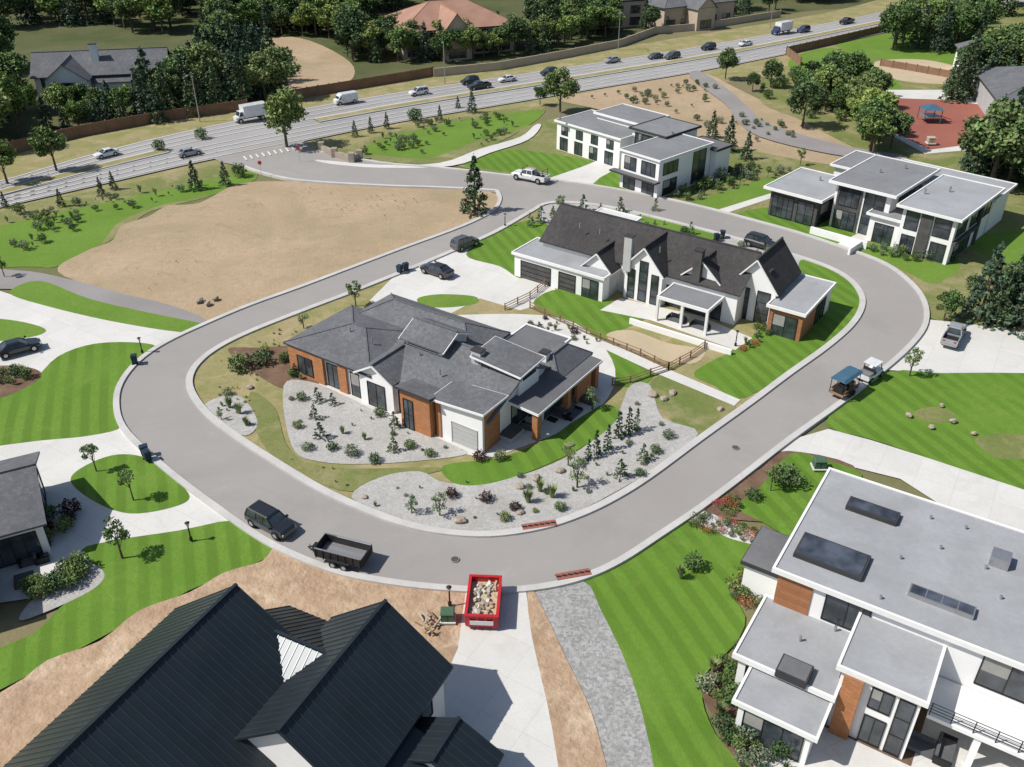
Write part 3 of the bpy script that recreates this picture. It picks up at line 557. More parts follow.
# ------------------------------------------------------------------ houses
class House:
    def __init__(s,name,pa,pb,h,anchor=None):
        a=Wd(*pa,h); b=Wd(*pb,h); s.a=math.atan2(b[1]-a[1],b[0]-a[0]); s.o=a
        s.E=empty(name,(a[0],a[1],0),s.a); s.parts={}; s.k=0
    def L(s,u,v,h):
        x,y=Wd(u,v,h); x-=s.o[0]; y-=s.o[1]; c,n=math.cos(-s.a),math.sin(-s.a)
        return (x*c-y*n,x*n+y*c)
    def R(s,pts,h):
        q=[s.L(u,v,h) for u,v in pts]; return (min(p[0] for p in q),max(p[0] for p in q),min(p[1] for p in q),max(p[1] for p in q))
    def P(s,n):
        if n not in s.parts: s.parts[n]=MB()
        return s.parts[n]
    def done(s):
        for n,m in s.parts.items(): m.obj(n,s.E)
        return s
    def walls(s,r,z0,z1,m='wall'): s.P('walls').box(*r,z0,z1,m)
    def flat(s,r,z0,z1,wall='wall',memb='memb',fas='wfascia',over=.4,th=.35,kerb=True,posts=None):
        if wall: s.walls(r,z0,z1-th,wall)
        x0,x1,y0,y1=r[0]-over,r[1]+over,r[2]-over,r[3]+over; P=s.P('roof')
        P.box(x0,x1,y0,y1,z1-th,z1-.12 if kerb else z1-.01,fas)
        if kerb:
            w=.18
            P.box(x0,x1,y0,y0+w,z1-.12,z1,fas);P.box(x0,x1,y1-w,y1,z1-.12,z1,fas);P.box(x0,x0+w,y0+w,y1-w,z1-.12,z1,fas);P.box(x1-w,x1,y0+w,y1-w,z1-.12,z1,fas)
            P.box(x0+w,x1-w,y0+w,y1-w,z1-.12,z1-.09,memb)
        else: P.box(x0+.06,x1-.06,y0+.06,y1-.06,z1-.01,z1,memb)
        if posts:
            for px,py in ((r[0],r[2]),(r[1],r[2]),(r[0],r[3]),(r[1],r[3]))[:posts]:
                s.P('posts').box(px-.15,px+.15,py-.15,py+.15,z0,z1-th,fas)
    def win(s,r,side,a,b,z0,z1,n=1,mat='glass',h=0,frame='frame'):
        x0,x1,y0,y1=r; P=s.P('windows')
        if side in 'SN': p0=x0+(x1-x0)*a; p1=x0+(x1-x0)*b; fx=y0 if side=='S' else y1; sg=-1 if side=='S' else 1
        else: p0=y0+(y1-y0)*a; p1=y0+(y1-y0)*b; fx=x0 if side=='W' else x1; sg=-1 if side=='W' else 1
        def bx(u0,u1,w0,w1,d,m):
            lo,hi=sorted((fx,fx+sg*d))
            if side in 'SN': P.box(u0,u1,lo,hi,w0,w1,m)
            else: P.box(lo,hi,u0,u1,w0,w1,m)
        bx(p0,p1,z0,z1,.03,mat); s.k+=1
        f=.07; bx(p0-f,p1+f,z1,z1+f,.08,frame); bx(p0-f,p1+f,z0-f,z0,.08,frame); bx(p0-f,p0,z0,z1,.08,frame); bx(p1,p1+f,z0,z1,.08,frame)
        for i in range(1,n):
            c=p0+(p1-p0)*i/n; bx(c-.03,c+.03,z0,z1,.065,frame)
        for i in range(1,h+1):
            c=z0+(z1-z0)*i/(h+1); bx(p0,p1,c-.03,c+.03,.055,frame)
        if mat=='glass' and h==0 and s.k%3==0:
            w=(p1-p0)/max(n,1); bx(p0+.02,p0+w-.04,z0+(z1-z0)*.5,z1-.02,.04,'blind')
    def clad(s,r,side,a,b,z0,z1,m,d=.05):
        x0,x1,y0,y1=r; P=s.P('cladding')
        if side in 'SN':
            p0=x0+(x1-x0)*a;p1=x0+(x1-x0)*b; lo,hi=(y0-d,y0) if side=='S' else (y1,y1+d); P.box(p0,p1,lo,hi,z0,z1,m)
        else:
            p0=y0+(y1-y0)*a;p1=y0+(y1-y0)*b; lo,hi=(x0-d,x0) if side=='W' else (x1,x1+d); P.box(lo,hi,p0,p1,z0,z1,m)
    def gable(s,r,ze,zr,ax='x',over=.5,m='shingle',wall='wall',off=.5,seam=None,fas=None,th=.18):
        x0,x1,y0,y1=r; P=s.P('roof')
        if ax=='x': A0,A1,B0,B1=x0,x1,y0,y1; pt=lambda a,b,z:(a,b,z)
        else: A0,A1,B0,B1=y0,y1,x0,x1; pt=lambda a,b,z:(b,a,z)
        c=B0+(B1-B0)*off
        if wall:
            for a in (A0,A1):
                d=.12 if a==A0 else -.12
                tri=[pt(a,B0,ze-.01),pt(a,B1,ze-.01),pt(a,c,zr-.02)]; tr2=[pt(a+d,B0,ze-.01),pt(a+d,B1,ze-.01),pt(a+d,c,zr-.02)]
                s.P('walls').prism(tri,tr2,wall)
        for b0 in (B0,B1):
            sl=(zr-ze)/abs(c-b0); e=b0+(-over if b0<c else over); z=ze-sl*over
            q=[pt(A0-over,e,z+th),pt(A1+over,e,z+th),pt(A1+over,c,zr+th),pt(A0-over,c,zr+th)]
            P.slab(q,th,m)
            if seam:
                k=int((A1-A0+2*over)/seam)
                for i in range(k+1):
                    a=A0-over+.04+(A1-A0+2*over-.08)*i/k
                    P.beam(pt(a,e,z+th+.02),pt(a,c,zr+th+.02),.055,'seam')
        P.beam(pt(A0-over,c,zr+th+.01),pt(A1+over,c,zr+th+.01),.22,m)
        if fas:
            for a in (A0-over-.03,A1+over+.03):
                for b0 in (B0,B1):
                    sl=(zr-ze)/abs(c-b0); e=b0+(-over if b0<c else over); z=ze-sl*over
                    P.beam(pt(a,e,z+.02),pt(a,c,zr+.02),.16,fas)
    def shed(s,r,zs,m='shingle',over=.6,th=.2,wall='wall',z0=0,fas='fascia'):
        x0,x1,y0,y1=r
        if wall: s.P('walls').prism([(x0,y0,z0),(x1,y0,z0),(x1,y1,z0),(x0,y1,z0)],[(x0,y0,zs[0]-.01),(x1,y0,zs[1]-.01),(x1,y1,zs[2]-.01),(x0,y1,zs[3]-.01)],wall)
        sx=(zs[1]-zs[0])/(x1-x0); sy=(zs[3]-zs[0])/(y1-y0)
        f=lambda x,y:(x,y,zs[0]+sx*(x-x0)+sy*(y-y0)+th)
        X0,X1,Y0,Y1=x0-over,x1+over,y0-over,y1+over
        s.P('roof').slab([f(X0,Y0),f(X1,Y0),f(X1,Y1),f(X0,Y1)],th,fas)
        q=[f(X0+.08,Y0+.08),f(X1-.08,Y0+.08),f(X1-.08,Y1-.08),f(X0+.08,Y1-.08)]
        s.P('roof').slab([(a,b,c+.03) for a,b,c in q],.03,m)
    def hip(s,r,ze,zr,m='shingle',over=.6,fas='fascia'):
        x0,x1,y0,y1=r[0]-over,r[1]+over,r[2]-over,r[3]+over; w=min(x1-x0,y1-y0)/2
        if x1-x0>y1-y0: a=(x0+w,(y0+y1)/2,zr); b=(x1-w+.01,(y0+y1)/2,zr)
        else: a=((x0+x1)/2,y0+w,zr); b=((x0+x1)/2,y1-w+.01,zr)
        z=ze; c=[(x0,y0,z),(x1,y0,z),(x1,y1,z),(x0,y1,z)]
        P=s.P('roof'); P.box(x0,x1,y0,y1,z-.2,z-.01,fas)
        if x1-x0>y1-y0: P.add(c+[a,b],[(0,1,5,4),(1,2,5),(2,3,4,5),(3,0,4)],m)
        else: P.add(c+[a,b],[(0,1,4),(1,2,5,4),(2,3,5),(3,0,4,5)],m)
        for p in c: P.beam(p,min((a,b),key=lambda t:(t[0]-p[0])**2+(t[1]-p[1])**2),.14,m)
        P.beam(a,b,.16,m)
    def pipe(s,u,v,z,h=.6,r=.08,m='steel'):
        x,y=s.L(u,v,z); s.P('vents').cyl((x,y),r,z-.3,z+h,m,10)
    def chim(s,u,v,z0,z1,w=.9,d=.7,m='wall'):
        x,y=s.L(u,v,z1); s.P('chimney').box(x-w/2,x+w/2,y-d/2,y+d/2,z0,z1,m); s.P('chimney').box(x-w/2-.08,x+w/2+.08,y-d/2-.08,y+d/2+.08,z1,z1+.1,'fascia')
def sofa(s,x,y,rot,z=.08,L=1.9):
    P=s.P('patio_furniture'); c,n=math.cos(rot),math.sin(rot)
    def b(x0,x1,y0,y1,z0,z1,m):
        q=[(x+a*c-d*n,y+a*n+d*c) for a,d in ((x0,y0),(x1,y0),(x1,y1),(x0,y1))]
        P.prism([(*p,z+z0) for p in q],[(*p,z+z1) for p in q],m)
    b(0,L,0,.85,.12,.42,'cushion'); b(0,L,.85,1.05,.12,.8,'cushion'); b(-.18,0,0,1.05,.1,.62,'frame'); b(L,L+.18,0,1.05,.1,.62,'frame')
# --- House 1 (island, slate shingles, orange stone)
h=House('stone_and_stucco_house',(310,352),(478,418),3.4)
A=h.R([(316,352),(370,374),(352,308)],3.7)
h.walls(A,0,3.6); h.hip(A,3.8,5.3,'shingle',.45)
h.clad(A,'S',0,.44,0,3.5,'stone',.35); h.clad(A,'W',0,1,0,3.5,'stone',.10); h.clad(A,'S',.62,.72,0,3.5,'stone',.25)
Af=(A[0],A[1],A[2]-.35,A[3]); h.win(Af,'S',.12,.30,.8,2.8,2); h.win(A,'S',.47,.60,.3,3.0,2); h.win(A,'S',.76,.96,.3,3.0,2); h.win((A[0]-.1,A[1],A[2],A[3]),'W',.2,.4,.9,2.6,2)
B=h.R([(398,384),(478,416),(545,374)],3.5)
B=(A[1]+.4,B[1],B[2],B[3]+1.5); bl=B[1]-B[0]
h.walls(B,0,3.6); h.gable(B,3.6,6.0,'x',.5,'shingle','wall',.55)
Sb=(B[0]+bl*.34,B[0]+bl*.60,B[2]-1.7,B[2]+1.2); h.shed(Sb,(4.6,4.6,3.9,3.9),'shingle',.4,.2,'stone',0,'fascia'); h.win(Sb,'S',.12,.42,.3,3.6,2,'glass',1)
Sc=(B[0]+bl*.62,B[1]+.1,B[2]-1.0,B[2]+2); h.shed(Sc,(4.4,4.8,4.8,4.4),'shingle',.5,.22,'wall',0,'wfascia'); h.win(Sc,'S',.34,.88,.1,2.6,1,'greywall',4,'greywall'); h.clad(Sc,'S',.0,.1,0,4.2,'stone',.12)
h.clad(Sc,'E',.1,.9,0,4.3,'stone',.08)
Sa=(A[1]-1.2,B[0]+bl*.20,B[2]-.6,B[2]+1.5); h.gable((Sa[0],Sa[1],Sa[2],Sa[3]+2),3.9,5.2,'y',.35,'shingle','wall',.5,None,'wfascia'); h.walls(Sa,0,3.9); h.win(Sa,'S',.25,.75,.3,3.0,2)
h.win(B,'S',.22,.32,.3,2.9,1)
h.win(B,'E',.34,.6,.2,2.9,3)
cr=h.L(604,360,3.6); C=(B[1]+.1,cr[0]-.5,B[2]+3.6,cr[1]-.3)
Cw=(C[0],C[1]-(C[1]-C[0])*.45,C[2]+3.0,C[3])
h.walls(Cw,0,3.2); h.shed(C,(3.5,3.3,3.3,3.5),'dmemb',.35,.24,None,0,'wfascia')
for px,py in ((C[1]-.2,C[2]+.2),(C[1]-.2,(C[2]+C[3])/2),(C[1]-.2,C[3]-.2)): h.P('posts').box(px-.3,px+.3,py-.3,py+.3,0,3.25,'stone')
h.win(Cw,'E',.05,.6,.1,2.6,4); h.clad(Cw,'E',.68,.98,0,3.1,'stone',.1); h.win(Cw,'S',.1,.9,.1,2.6,3)
h.P('cladding').box(C[1]-.35,C[1]-.05,C[3]-4,C[3]-1.2,0,3.2,'stone')
yc=B[2]+(B[3]-B[2])*.55
us=(B[0]+.6,B[0]+bl*.38,yc-2.0,yc+2.0); h.walls(us,4,6.2); h.gable(us,6.2,7.2,'x',.45,'shingle','wall',.5,None,'wfascia')
h.win(us,'S',.08,.9,5.65,6.05,5)
h.hip((A[0]+2,B[0]+6,A[3]-1.5,A[3]+4.5),3.9,5.6,'shingle',.5); h.walls((A[0]+2,B[0]+6,A[3]-1.5,A[3]+4.5),0,3.7)
G2=(B[0]+6.6,B[0]+12,B[3]-.5,B[3]+6.0); h.flat(G2,0,3.6,'wall','dmemb','wfascia',.2)
h.hip((B[0]+12.2,B[1]+1.5,B[3]-1.6,B[3]+4),3.7,5.1,'shingle',.5); h.walls((B[0]+12.2,B[1]+1.5,B[3]-1.6,B[3]+4),0,3.5)
cs=h.L(505,366,5.5); cb=(cs[0]-2.4,cs[0]+2.6,cs[1]-1.4,cs[1]+2.0); h.shed(cb,(6.4,6.0,6.2,6.6),'shingle',.45,.16,'wall',3.5,'wfascia'); h.win(cb,'S',.08,.92,5.45,5.9,4); h.win(cb,'E',.2,.8,5.2,5.7,2)
h.chim(478,350,3,7.0,1.1,.8,'greywall'); h.chim(545,352,3,5.4,.8,.8,'wall')
for q in ((350,330),(372,340),(420,355),(440,372),(458,348)): h.pipe(*q,5.2,.35)
px,py=h.L(508,434,.4); h.P('hot_tub').box(px-1.1,px+1.1,py-1.1,py+1.1,.05,.9,'greywall'); h.P('hot_tub').box(px-1.15,px+1.15,py-1.15,py+1.15,.9,1.0,'darkwall')
px,py=h.L(548,414,.3); sofa(h,px,py,0); sofa(h,px+2.6,py+.3,1.57); sofa(h,px+.2,py-2.4,3.3,.08,1.2); h.P('patio_furniture').box(px+.4,px+1.4,py-1,py-.3,.08,.45,'frame')
px,py=h.L(574,400,.3); h.P('patio_furniture').box(px,px+2,py,py+.9,.08,.8,'darkwall')
h.done()
# --- House 2 (island, charcoal roof farmhouse)
h=House('white_gabled_house',(516,252),(620,282),3.5)
G=h.R([(517,250),(600,276),(625,262)],3.6); h.flat(G,0,3.6,'wall','memb','wfascia',.3)
h.win(G,'S',.08,.42,.1,2.6,1,'darkwall',3); h.win(G,'S',.52,.70,.1,2.6,1,'darkwall',3); h.win(G,'S',.78,.95,.3,2.7,2)
cx=h.L(749,322,0)
Mn=h.R([(556,232),(706,282),(735,256)],4.4); Mn=(Mn[0],cx[0]-1,G[3]-1.5,G[3]+7.5)
h.walls(Mn,0,4.4); h.gable(Mn,4.4,7.6,'x',.4,'bshingle','wall',.5,None,None)
fx,fy=h.L(641,304,0)
FG=(fx-2.5,fx+2.5,fy,Mn[2]+4); h.walls(FG,0,4.6); h.gable(FG,4.6,7.4,'y',.3,'bshingle','wall',.5,None,'wfascia')
for a,b in ((.10,.27),(.40,.60),(.73,.90)): h.win(FG,'S',a,b,.5,4.2 if a!=.40 else 5.6,1,'glass',3)
F2=(FG[0]-5.2,FG[0]-1.4,Mn[2]-2.2,Mn[2]+4); h.walls(F2,0,3.7,'greywall'); h.gable(F2,3.7,5.6,'y',.25,'bshingle','wall',.5,None,'wfascia'); h.win(F2,'S',.2,.8,.3,2.9,3)
F3=(FG[0]-1.3,FG[0],FG[2]+1.5,Mn[2]); h.flat(F3,0,3.4,'wall','memb','wfascia',.1)
Rg=(cx[0]-2.6,cx[0]+2.6,cx[1],Mn[3]); h.walls(Rg,0,4.8); h.gable(Rg,4.8,8.0,'y',.35,'bshingle','wall',.5,None,'wfascia')
h.win(Rg,'S',.12,.40,.2,4.2,1,'glass',2); h.win(Rg,'S',.60,.88,.2,4.2,1,'glass',2)
# covered terrace
Pc=(FG[1]+1.2,Rg[0]-.1,Mn[2]-4.2,Mn[2]-.1); h.flat(Pc,0,3.5,None,'gmemb','wfascia',.15,.38,True,2); h.P('posts').box(Pc[0]+(Pc[1]-Pc[0])*.5-.15,Pc[0]+(Pc[1]-Pc[0])*.5+.15,Pc[2]-.1,Pc[2]+.2,0,3.1,'wfascia')
h.win((FG[1],Rg[0],Mn[2],Mn[3]),'S',.03,.97,.1,2.9,8)
sofa(h,Pc[0]+1,Pc[2]+.8,0); sofa(h,Pc[0]+4,Pc[2]+.8,0)
Md=((Pc[0]+Pc[1])/2-2.2,(Pc[0]+Pc[1])/2+2.2,Mn[2]+.4,Mn[2]+5); h.gable(Md,4.9,6.9,'y',.3,'bshingle','wall',.5,None,'wfascia'); h.walls((Md[0],Md[1],Md[2],Md[3]),4.0,4.9); h.win(Md,'S',.25,.75,4.1,4.8,3)
Lw2=(FG[1]-1,Rg[1]-1,Pc[2]-2.6,Pc[2]-2.3); h.P('garden_wall').box(*Lw2,0,.9,'wall')
Rt=(Rg[1]+.1,Rg[1]+4.0,Mn[2]+.5,Mn[3]+1); h.flat(Rt,0,3.9,'wood','memb','wfascia',.35); h.win(Rt,'S',.15,.85,.2,2.9,2); h.win(Rt,'E',.5,.8,.4,2.8,3); h.clad(Rt,'E',.85,1,0,3.5,'wall',.06)
h.clad(Rg,'E',.02,.35,0,4.6,'wood',.08); h.chim(768,270,3,6.6,.9,1.0,'wall')
bx=h.L(612,222,4); h.flat((bx[0]-3,bx[0]+3,Mn[3]+.2,Mn[3]+4.5),0,4.6,'wall','wmemb','wfascia',.2)
h.chim(630,236,4,8.4,1,.8,'greywall'); h.chim(700,250,4,8.3,1.0,.8,'darkwall')
for q in ((580,226),(600,232),(660,250)): h.pipe(*q,7,.4)
h.done()
# --- House 3 (far, white modern)
h=House('white_modern_house',(622,150),(662,162),6)
T3=h.R([(624,148),(660,160),(704,140)],6.3)
h.flat(T3,0,6.3,'wall','gmemb','wfascia',.3,.28); h.win(T3,'S',.1,.4,.3,2.6,2); h.win(T3,'S',.55,.9,3.4,5.4,3); h.win(T3,'S',.1,.4,3.4,5.4,2); h.win(T3,'S',.6,.9,.3,2.6,2,'glass',3)
h.win(T3,'E',.08,.35,3.6,5.4,3); h.win(T3,'E',.1,.35,.3,2.6,2); h.win(T3,'E',.65,.9,.5,5.6,2,'glass',2); h.flat((T3[0]-1.2,T3[1]+.3,T3[2]-1.2,T3[2]-.1),2.6,2.95,None,'dmemb','fascia',.1,.25,False)
l=h.L(530,126,5.5); W3=(l[0],T3[0]-6,T3[3]-6.5,T3[3]+2.5); h.flat(W3,0,5.3,'wall','gmemb','wfascia',.4,.3)
for i in range(4): h.win(W3,'S',.06+i*.24,.18+i*.24,.3,2.4,2); h.win(W3,'S',.08+i*.24,.18+i*.24,3,4.4,2)
N3=(W3[1],T3[0]+1,T3[3]-3.5,T3[3]+5); h.flat(N3,0,6.6,'wall','gmemb','fascia',.5,.35); h.win(N3,'S',.1,.9,.3,2.8,4); h.win(N3,'S',.1,.9,3.6,5.8,4)
h.flat((W3[0]+4,W3[1]-1,W3[3]-3,W3[3]+4),0,6.4,'wall','gmemb','wfascia',.5); h.flat((T3[0]+3,T3[1]+1,T3[3]+.1,T3[3]+4),0,5.4,'wall','dmemb','fascia',.4)
for i in range(3): h.flat((T3[0]-5+i*1.6,T3[0]-4.1+i*1.6,N3[2]-2.4,N3[2]-1.8),0,3,'wall','wmemb','wfascia',.05,.2,False)
for q in ((560,118),(640,138),(672,135)): h.pipe(*q,6.3,.6,.2)
h.done()
# --- House 4 (right, flat roofs)
h=House('flat_roofed_modern_house',(768,186),(818,199),4.5)
l=h.R([(772,187),(818,198),(850,182)],4.4); h.flat(l,0,4.6,'darkwall','memb','wfascia',.9,.4); h.win(l,'S',.06,.5,.3,3.4,4); h.win(l,'S',.6,.92,.3,3.4,2); h.win(l,'E',.1,.9,.3,3.2,3)
mR=h.R([(842,180),(890,192),(932,170)],6.8); mR=(l[1]+1.2,mR[1],l[2]+2.2,mR[3]); h.flat(mR,0,7,'wall','gmemb','wfascia',.9,.4); h.clad(mR,'S',.05,.5,0,6.4,'darkwall',.2)
mq=(mR[0],mR[1],mR[2]-.2,mR[3]); h.win(mq,'S',.1,.45,3.7,6.2,3); h.win(mR,'S',.55,.9,.3,6.2,2,'glass',3); h.win(mq,'S',.1,.45,.3,2.9,3); h.win(mR,'E',.2,.8,3.7,6,3)
r4=h.R([(905,204),(948,212),(998,188)],6.8); h.flat(r4,0,6.8,'wall','memb','wfascia',.8,.35)
h.win(r4,'S',.08,.32,3.6,6,1,'glass',1); h.win(r4,'S',.62,.92,3.6,6,1,'glass',1); h.clad(r4,'S',.36,.58,0,6.4,'darkwall',.25); h.win(r4,'S',.08,.32,.3,2.7,2); h.win(r4,'S',.64,.92,.3,2.7,2)
h.win(r4,'E',.06,.3,3.6,6,2); h.win(r4,'E',.4,.6,3.6,6,2); h.win(r4,'E',.7,.92,3.6,6,2); h.win(r4,'E',.1,.5,.3,2.7,3); h.clad(r4,'E',.0,.6,2.9,3.3,'darkwall',.5); h.clad(r4,'E',.62,.67,0,6.4,'darkwall',.3)
q4=(r4[0]-4.5,r4[0]-.2,r4[2]+1,r4[3]); h.flat(q4,0,4.2,'wall','gmemb','wfascia',.5); h.win(q4,'S',.2,.8,.1,2.9,2)
h.flat((mR[0]+2,r4[1],r4[3]-1,r4[3]+7),0,5.6,'wall','memb','wfascia',.6); h.flat((l[0]+3,mR[0]+4,mR[3]-2,mR[3]+6),0,5.2,'wall','gmemb','wfascia',.6)
h.P('garden_wall').box(l[1]+.5,r4[0]-3,l[2]-2.4,l[2]-2.1,0,1.1,'wall'); h.P('garden_wall').box(r4[0]-4,r4[0]-3.7,l[2]-6,l[2]-2.4,0,1.1,'wall')
for q in ((880,172),(950,190),(820,180),(905,168),(925,192)): h.pipe(*q,7 if q[0]>850 else 4.6,.5,.15)
h.done()
# --- House 5 (foreground right)
h=House('large_modern_house',(735,652),(832,695),3.8)
q1=h.L(778,562,7.2); q2=h.L(864,478,7.2)
R1=(q1[0]+.3,q1[0]+24,q1[1]-.3,q2[1]-.5); h.flat(R1,0,7.2,'wall','memb','wfascia',.45,.4)
h.win(R1,'W',.05,.3,4.2,6.3,3); h.win(R1,'W',.4,.6,4.2,6.3,2); h.win(R1,'W',.7,.95,.5,2.8,3); h.win(R1,'W',.7,.95,4.2,6.3,3); h.win(R1,'S',.14,.26,4.2,6.4,2); h.clad(R1,'S',.0,.10,3,6.75,'wood',.10)
h.win(R1,'S',.55,.95,4.0,6.5,6); h.win(R1,'S',.55,.95,.3,2.9,6)
R2=h.R([(740,654),(832,690),(800,602)],3.8); R2=(R2[0],R2[1],R2[2],R1[2]-.1); h.flat(R2,0,4.0,'wall','memb','wfascia',.4,.4); h.win(R2,'W',.1,.35,.5,2.9,2); h.win(R2,'W',.55,.9,.5,2.9,3); h.win(R2,'S',.1,.5,.3,3,3)
q3=h.L(840,664,6); q4=h.L(925,696,6)
R3=(q3[0]+.2,q4[0],(q3[1]+q4[1])/2,R1[2]-.1); h.flat(R3,0,6,'wall','memb','wfascia',.35,.4); h.win(R3,'S',.42,.68,.3,2.6,2); h.win(R3,'S',.42,.68,3.4,5.1,2); h.win(R3,'S',.76,.94,.3,5.1,1,'glass',2); h.clad(R3,'S',.05,.30,0,5.6,'stone',.5); h.win(R3,'W',.1,.5,4.3,5.3,2)
R4=(R2[0]+1.2,R3[0]-.3,R2[2]-3.0,R2[2]-.1); h.flat(R4,0,3.4,'wall','memb','wfascia',.4,.35); h.win(R4,'S',.1,.9,.3,2.6,3); h.win(R4,'W',.2,.8,.4,2.6,2)
Bc=(R3[1]+.5,R1[1],R1[2]-3.6,R1[2]-.1); h.P('balcony').box(*Bc,3.1,3.4,'wfascia')
for i in range(11):
    x=Bc[0]+.1+(Bc[1]-Bc[0]-.2)*i/10; h.P('balcony').box(x-.03,x+.03,Bc[2]+.05,Bc[2]+.11,3.4,4.4,'frame')
for zz in (3.65,3.9,4.15,4.4): h.P('balcony').box(Bc[0],Bc[1],Bc[2]+.06,Bc[2]+.1,zz,zz+.03,'frame')
for x in (Bc[0]+3,Bc[0]+8,Bc[0]+13): h.P('posts').box(x-.2,x+.2,Bc[2]+.2,Bc[2]+.6,0,3.1,'wall')
h.P('patio').box(R4[0]+2,R1[1],R4[2]-8,R3[2]-.2,0,.16,'conc'); h.P('patio').box(R3[1]+.6,R1[1],R3[2]-.2,R1[2]-.2,0,.16,'conc')
px,py=h.L(900,745,.3); sofa(h,px,py,0,.16); sofa(h,px+3,py,1.57,.16); px,py=h.L(990,720,.3); sofa(h,px,py,.3,.16); h.P('patio_furniture').box(px+.4,px+1.6,py-1.3,py-.6,.16,.5,'railwood')
px,py=h.L(985,672,3.5); sofa(h,px,py,0,3.4,1.2)
c5=h.L(832,556,7.3)
h.P('skylights').box(c5[0]-2.3,c5[0]+2.3,c5[1]-1.3,c5[1]+1.3,7.1,7.45,'fascia'); h.P('skylights').box(c5[0]-2.15,c5[0]+2.15,c5[1]-1.15,c5[1]+1.15,7.45,7.48,'solar')
c5=h.L(873,510,7.4); h.P('skylights').box(c5[0]-1.8,c5[0]+1.8,c5[1]-.65,c5[1]+.65,7.1,7.5,'fascia'); h.P('skylights').box(c5[0]-1.65,c5[0]+1.65,c5[1]-.5,c5[1]+.5,7.5,7.53,'solar')
c5=h.L(942,600,7.4); h.P('skylights').box(c5[0]-2.0,c5[0]+2.0,c5[1]-.5,c5[1]+.5,7.1,7.45,'steel')
for i in range(4): h.P('skylights').box(c5[0]-1.9+i*.97,c5[0]-1.02+i*.97,c5[1]-.4,c5[1]+.4,7.45,7.48,'solar')
c5=h.L(795,668,4.4); h.P('roof_units').box(c5[0]-1.0,c5[0]+1.0,c5[1]-.8,c5[1]+.8,3.8,4.4,'fascia'); h.P('roof_units').box(c5[0]-.9,c5[0]+.9,c5[1]-.7,c5[1]+.7,4.4,4.43,'dmemb')
for q in ((800,640),(835,630),(900,560),(940,550),(880,600),(985,570),(905,640),(930,520),(965,530),(1000,600)): h.pipe(*q,7 if q[1]<615 else 4,.4,.09)
c5=h.L(1000,560,7.4); h.P('roof_units').box(c5[0]-.6,c5[0]+.6,c5[1]-.6,c5[1]+.6,7.1,7.9,'steel')
q6=(R1[0]-3.2,R1[0]-.5,R1[3]-9,R1[3]-5); h.flat(q6,0,3.5,'wall','dmemb','fascia',.3,.35,False); h.win(q6,'W',.3,.7,.1,2.6,2)
h.done()
# --- House 6 (foreground left, dark metal roofs)
h=House('black_metal_roofed_house',(70,748),(232,592),9.0)
r=h.R([(70,748),(232,592)],9); L6=r[1]
m1=(-2,L6,-7.0,6.0); h.walls(m1,0,4.3); h.gable(m1,4.3,9,'x',.5,'metalroof','wall',.54,.5,None)
h.win(m1,'S',.05,.2,1,3,3)
p=h.L(385,608,8)
m2=(p[0]-10,p[0]-.3,p[1]-4.2,p[1]+4.2); h.walls(m2,0,5); h.gable(m2,5,8.3,'x',.5,'metalroof','wall',.5,.5,None)
h.win(m2,'S',.60,.84,2.4,4.6,2); h.win(m2,'S',.25,.42,2.4,4.6,2); h.win(m2,'S',.62,.8,.3,1.9,2)
p3=h.L(300,644,6.8)
m3=(p3[0]-5.5,p3[0]+4.5,p[1]+.6,-.2); h.walls((m3[0]+.3,m3[1]-.3,m3[2],m3[3]),0,3.4); h.gable(m3,3.4,6.8,'y',.3,'metalroof',None,.55,.5,None)
d6=h.L(345,700,6); m4=(d6[0]-6,d6[0]+1,p[1]-7,p[1]-3.2); h.walls(m4,0,3.0)
h.shed(m4,(3.2,3.2,4.4,4.4),'metalroof',.4,.16,None)
m5=h.R([(398,752),(495,752),(430,726)],3.6); h.walls((m5[0]+.3,m5[1]-.3,m5[2]+.3,m5[3]-.3),0,3); h.gable(m5,3.2,4.6,'x',.4,'metalroof','wall',.5,.5,None)
for q,z in (((150,735),6),((160,745),6),((205,680),7),((270,700),5),((285,720),5)): h.pipe(*q,z,.7,.11,'steel')
h.done()
# --- House 7 (left edge)
h=House('grey_roofed_house',(-30,528),(30,512),4)
r=h.R([(-120,560),(36,498),(-10,462)],4); h.walls(r,0,3.6); h.gable(r,3.6,5.6,'x',.5,'shingle','wall')
h.win(r,'E',.1,.4,.3,2.8,2); h.win(r,'E',.55,.9,.3,2.8,2); h.win(r,'S',.6,.95,.3,2.8,4)
rb=(r[0],r[1]-4,r[2]-6,r[2]-.3); h.flat(rb,0,3.4,'wall','dmemb','fascia',.5); h.win(rb,'E',.2,.8,.3,2.8,3)
px,py=h.L(22,568,.2); sofa(h,px,py,0,.08,1.4); px,py=h.L(50,560,.2); sofa(h,px,py,1.6,.08,1.2); px,py=h.L(15,590,.2); h.P('fire_pit').box(px,px+1.4,py,py+1.4,.05,.5,'darkwall')
h.done()
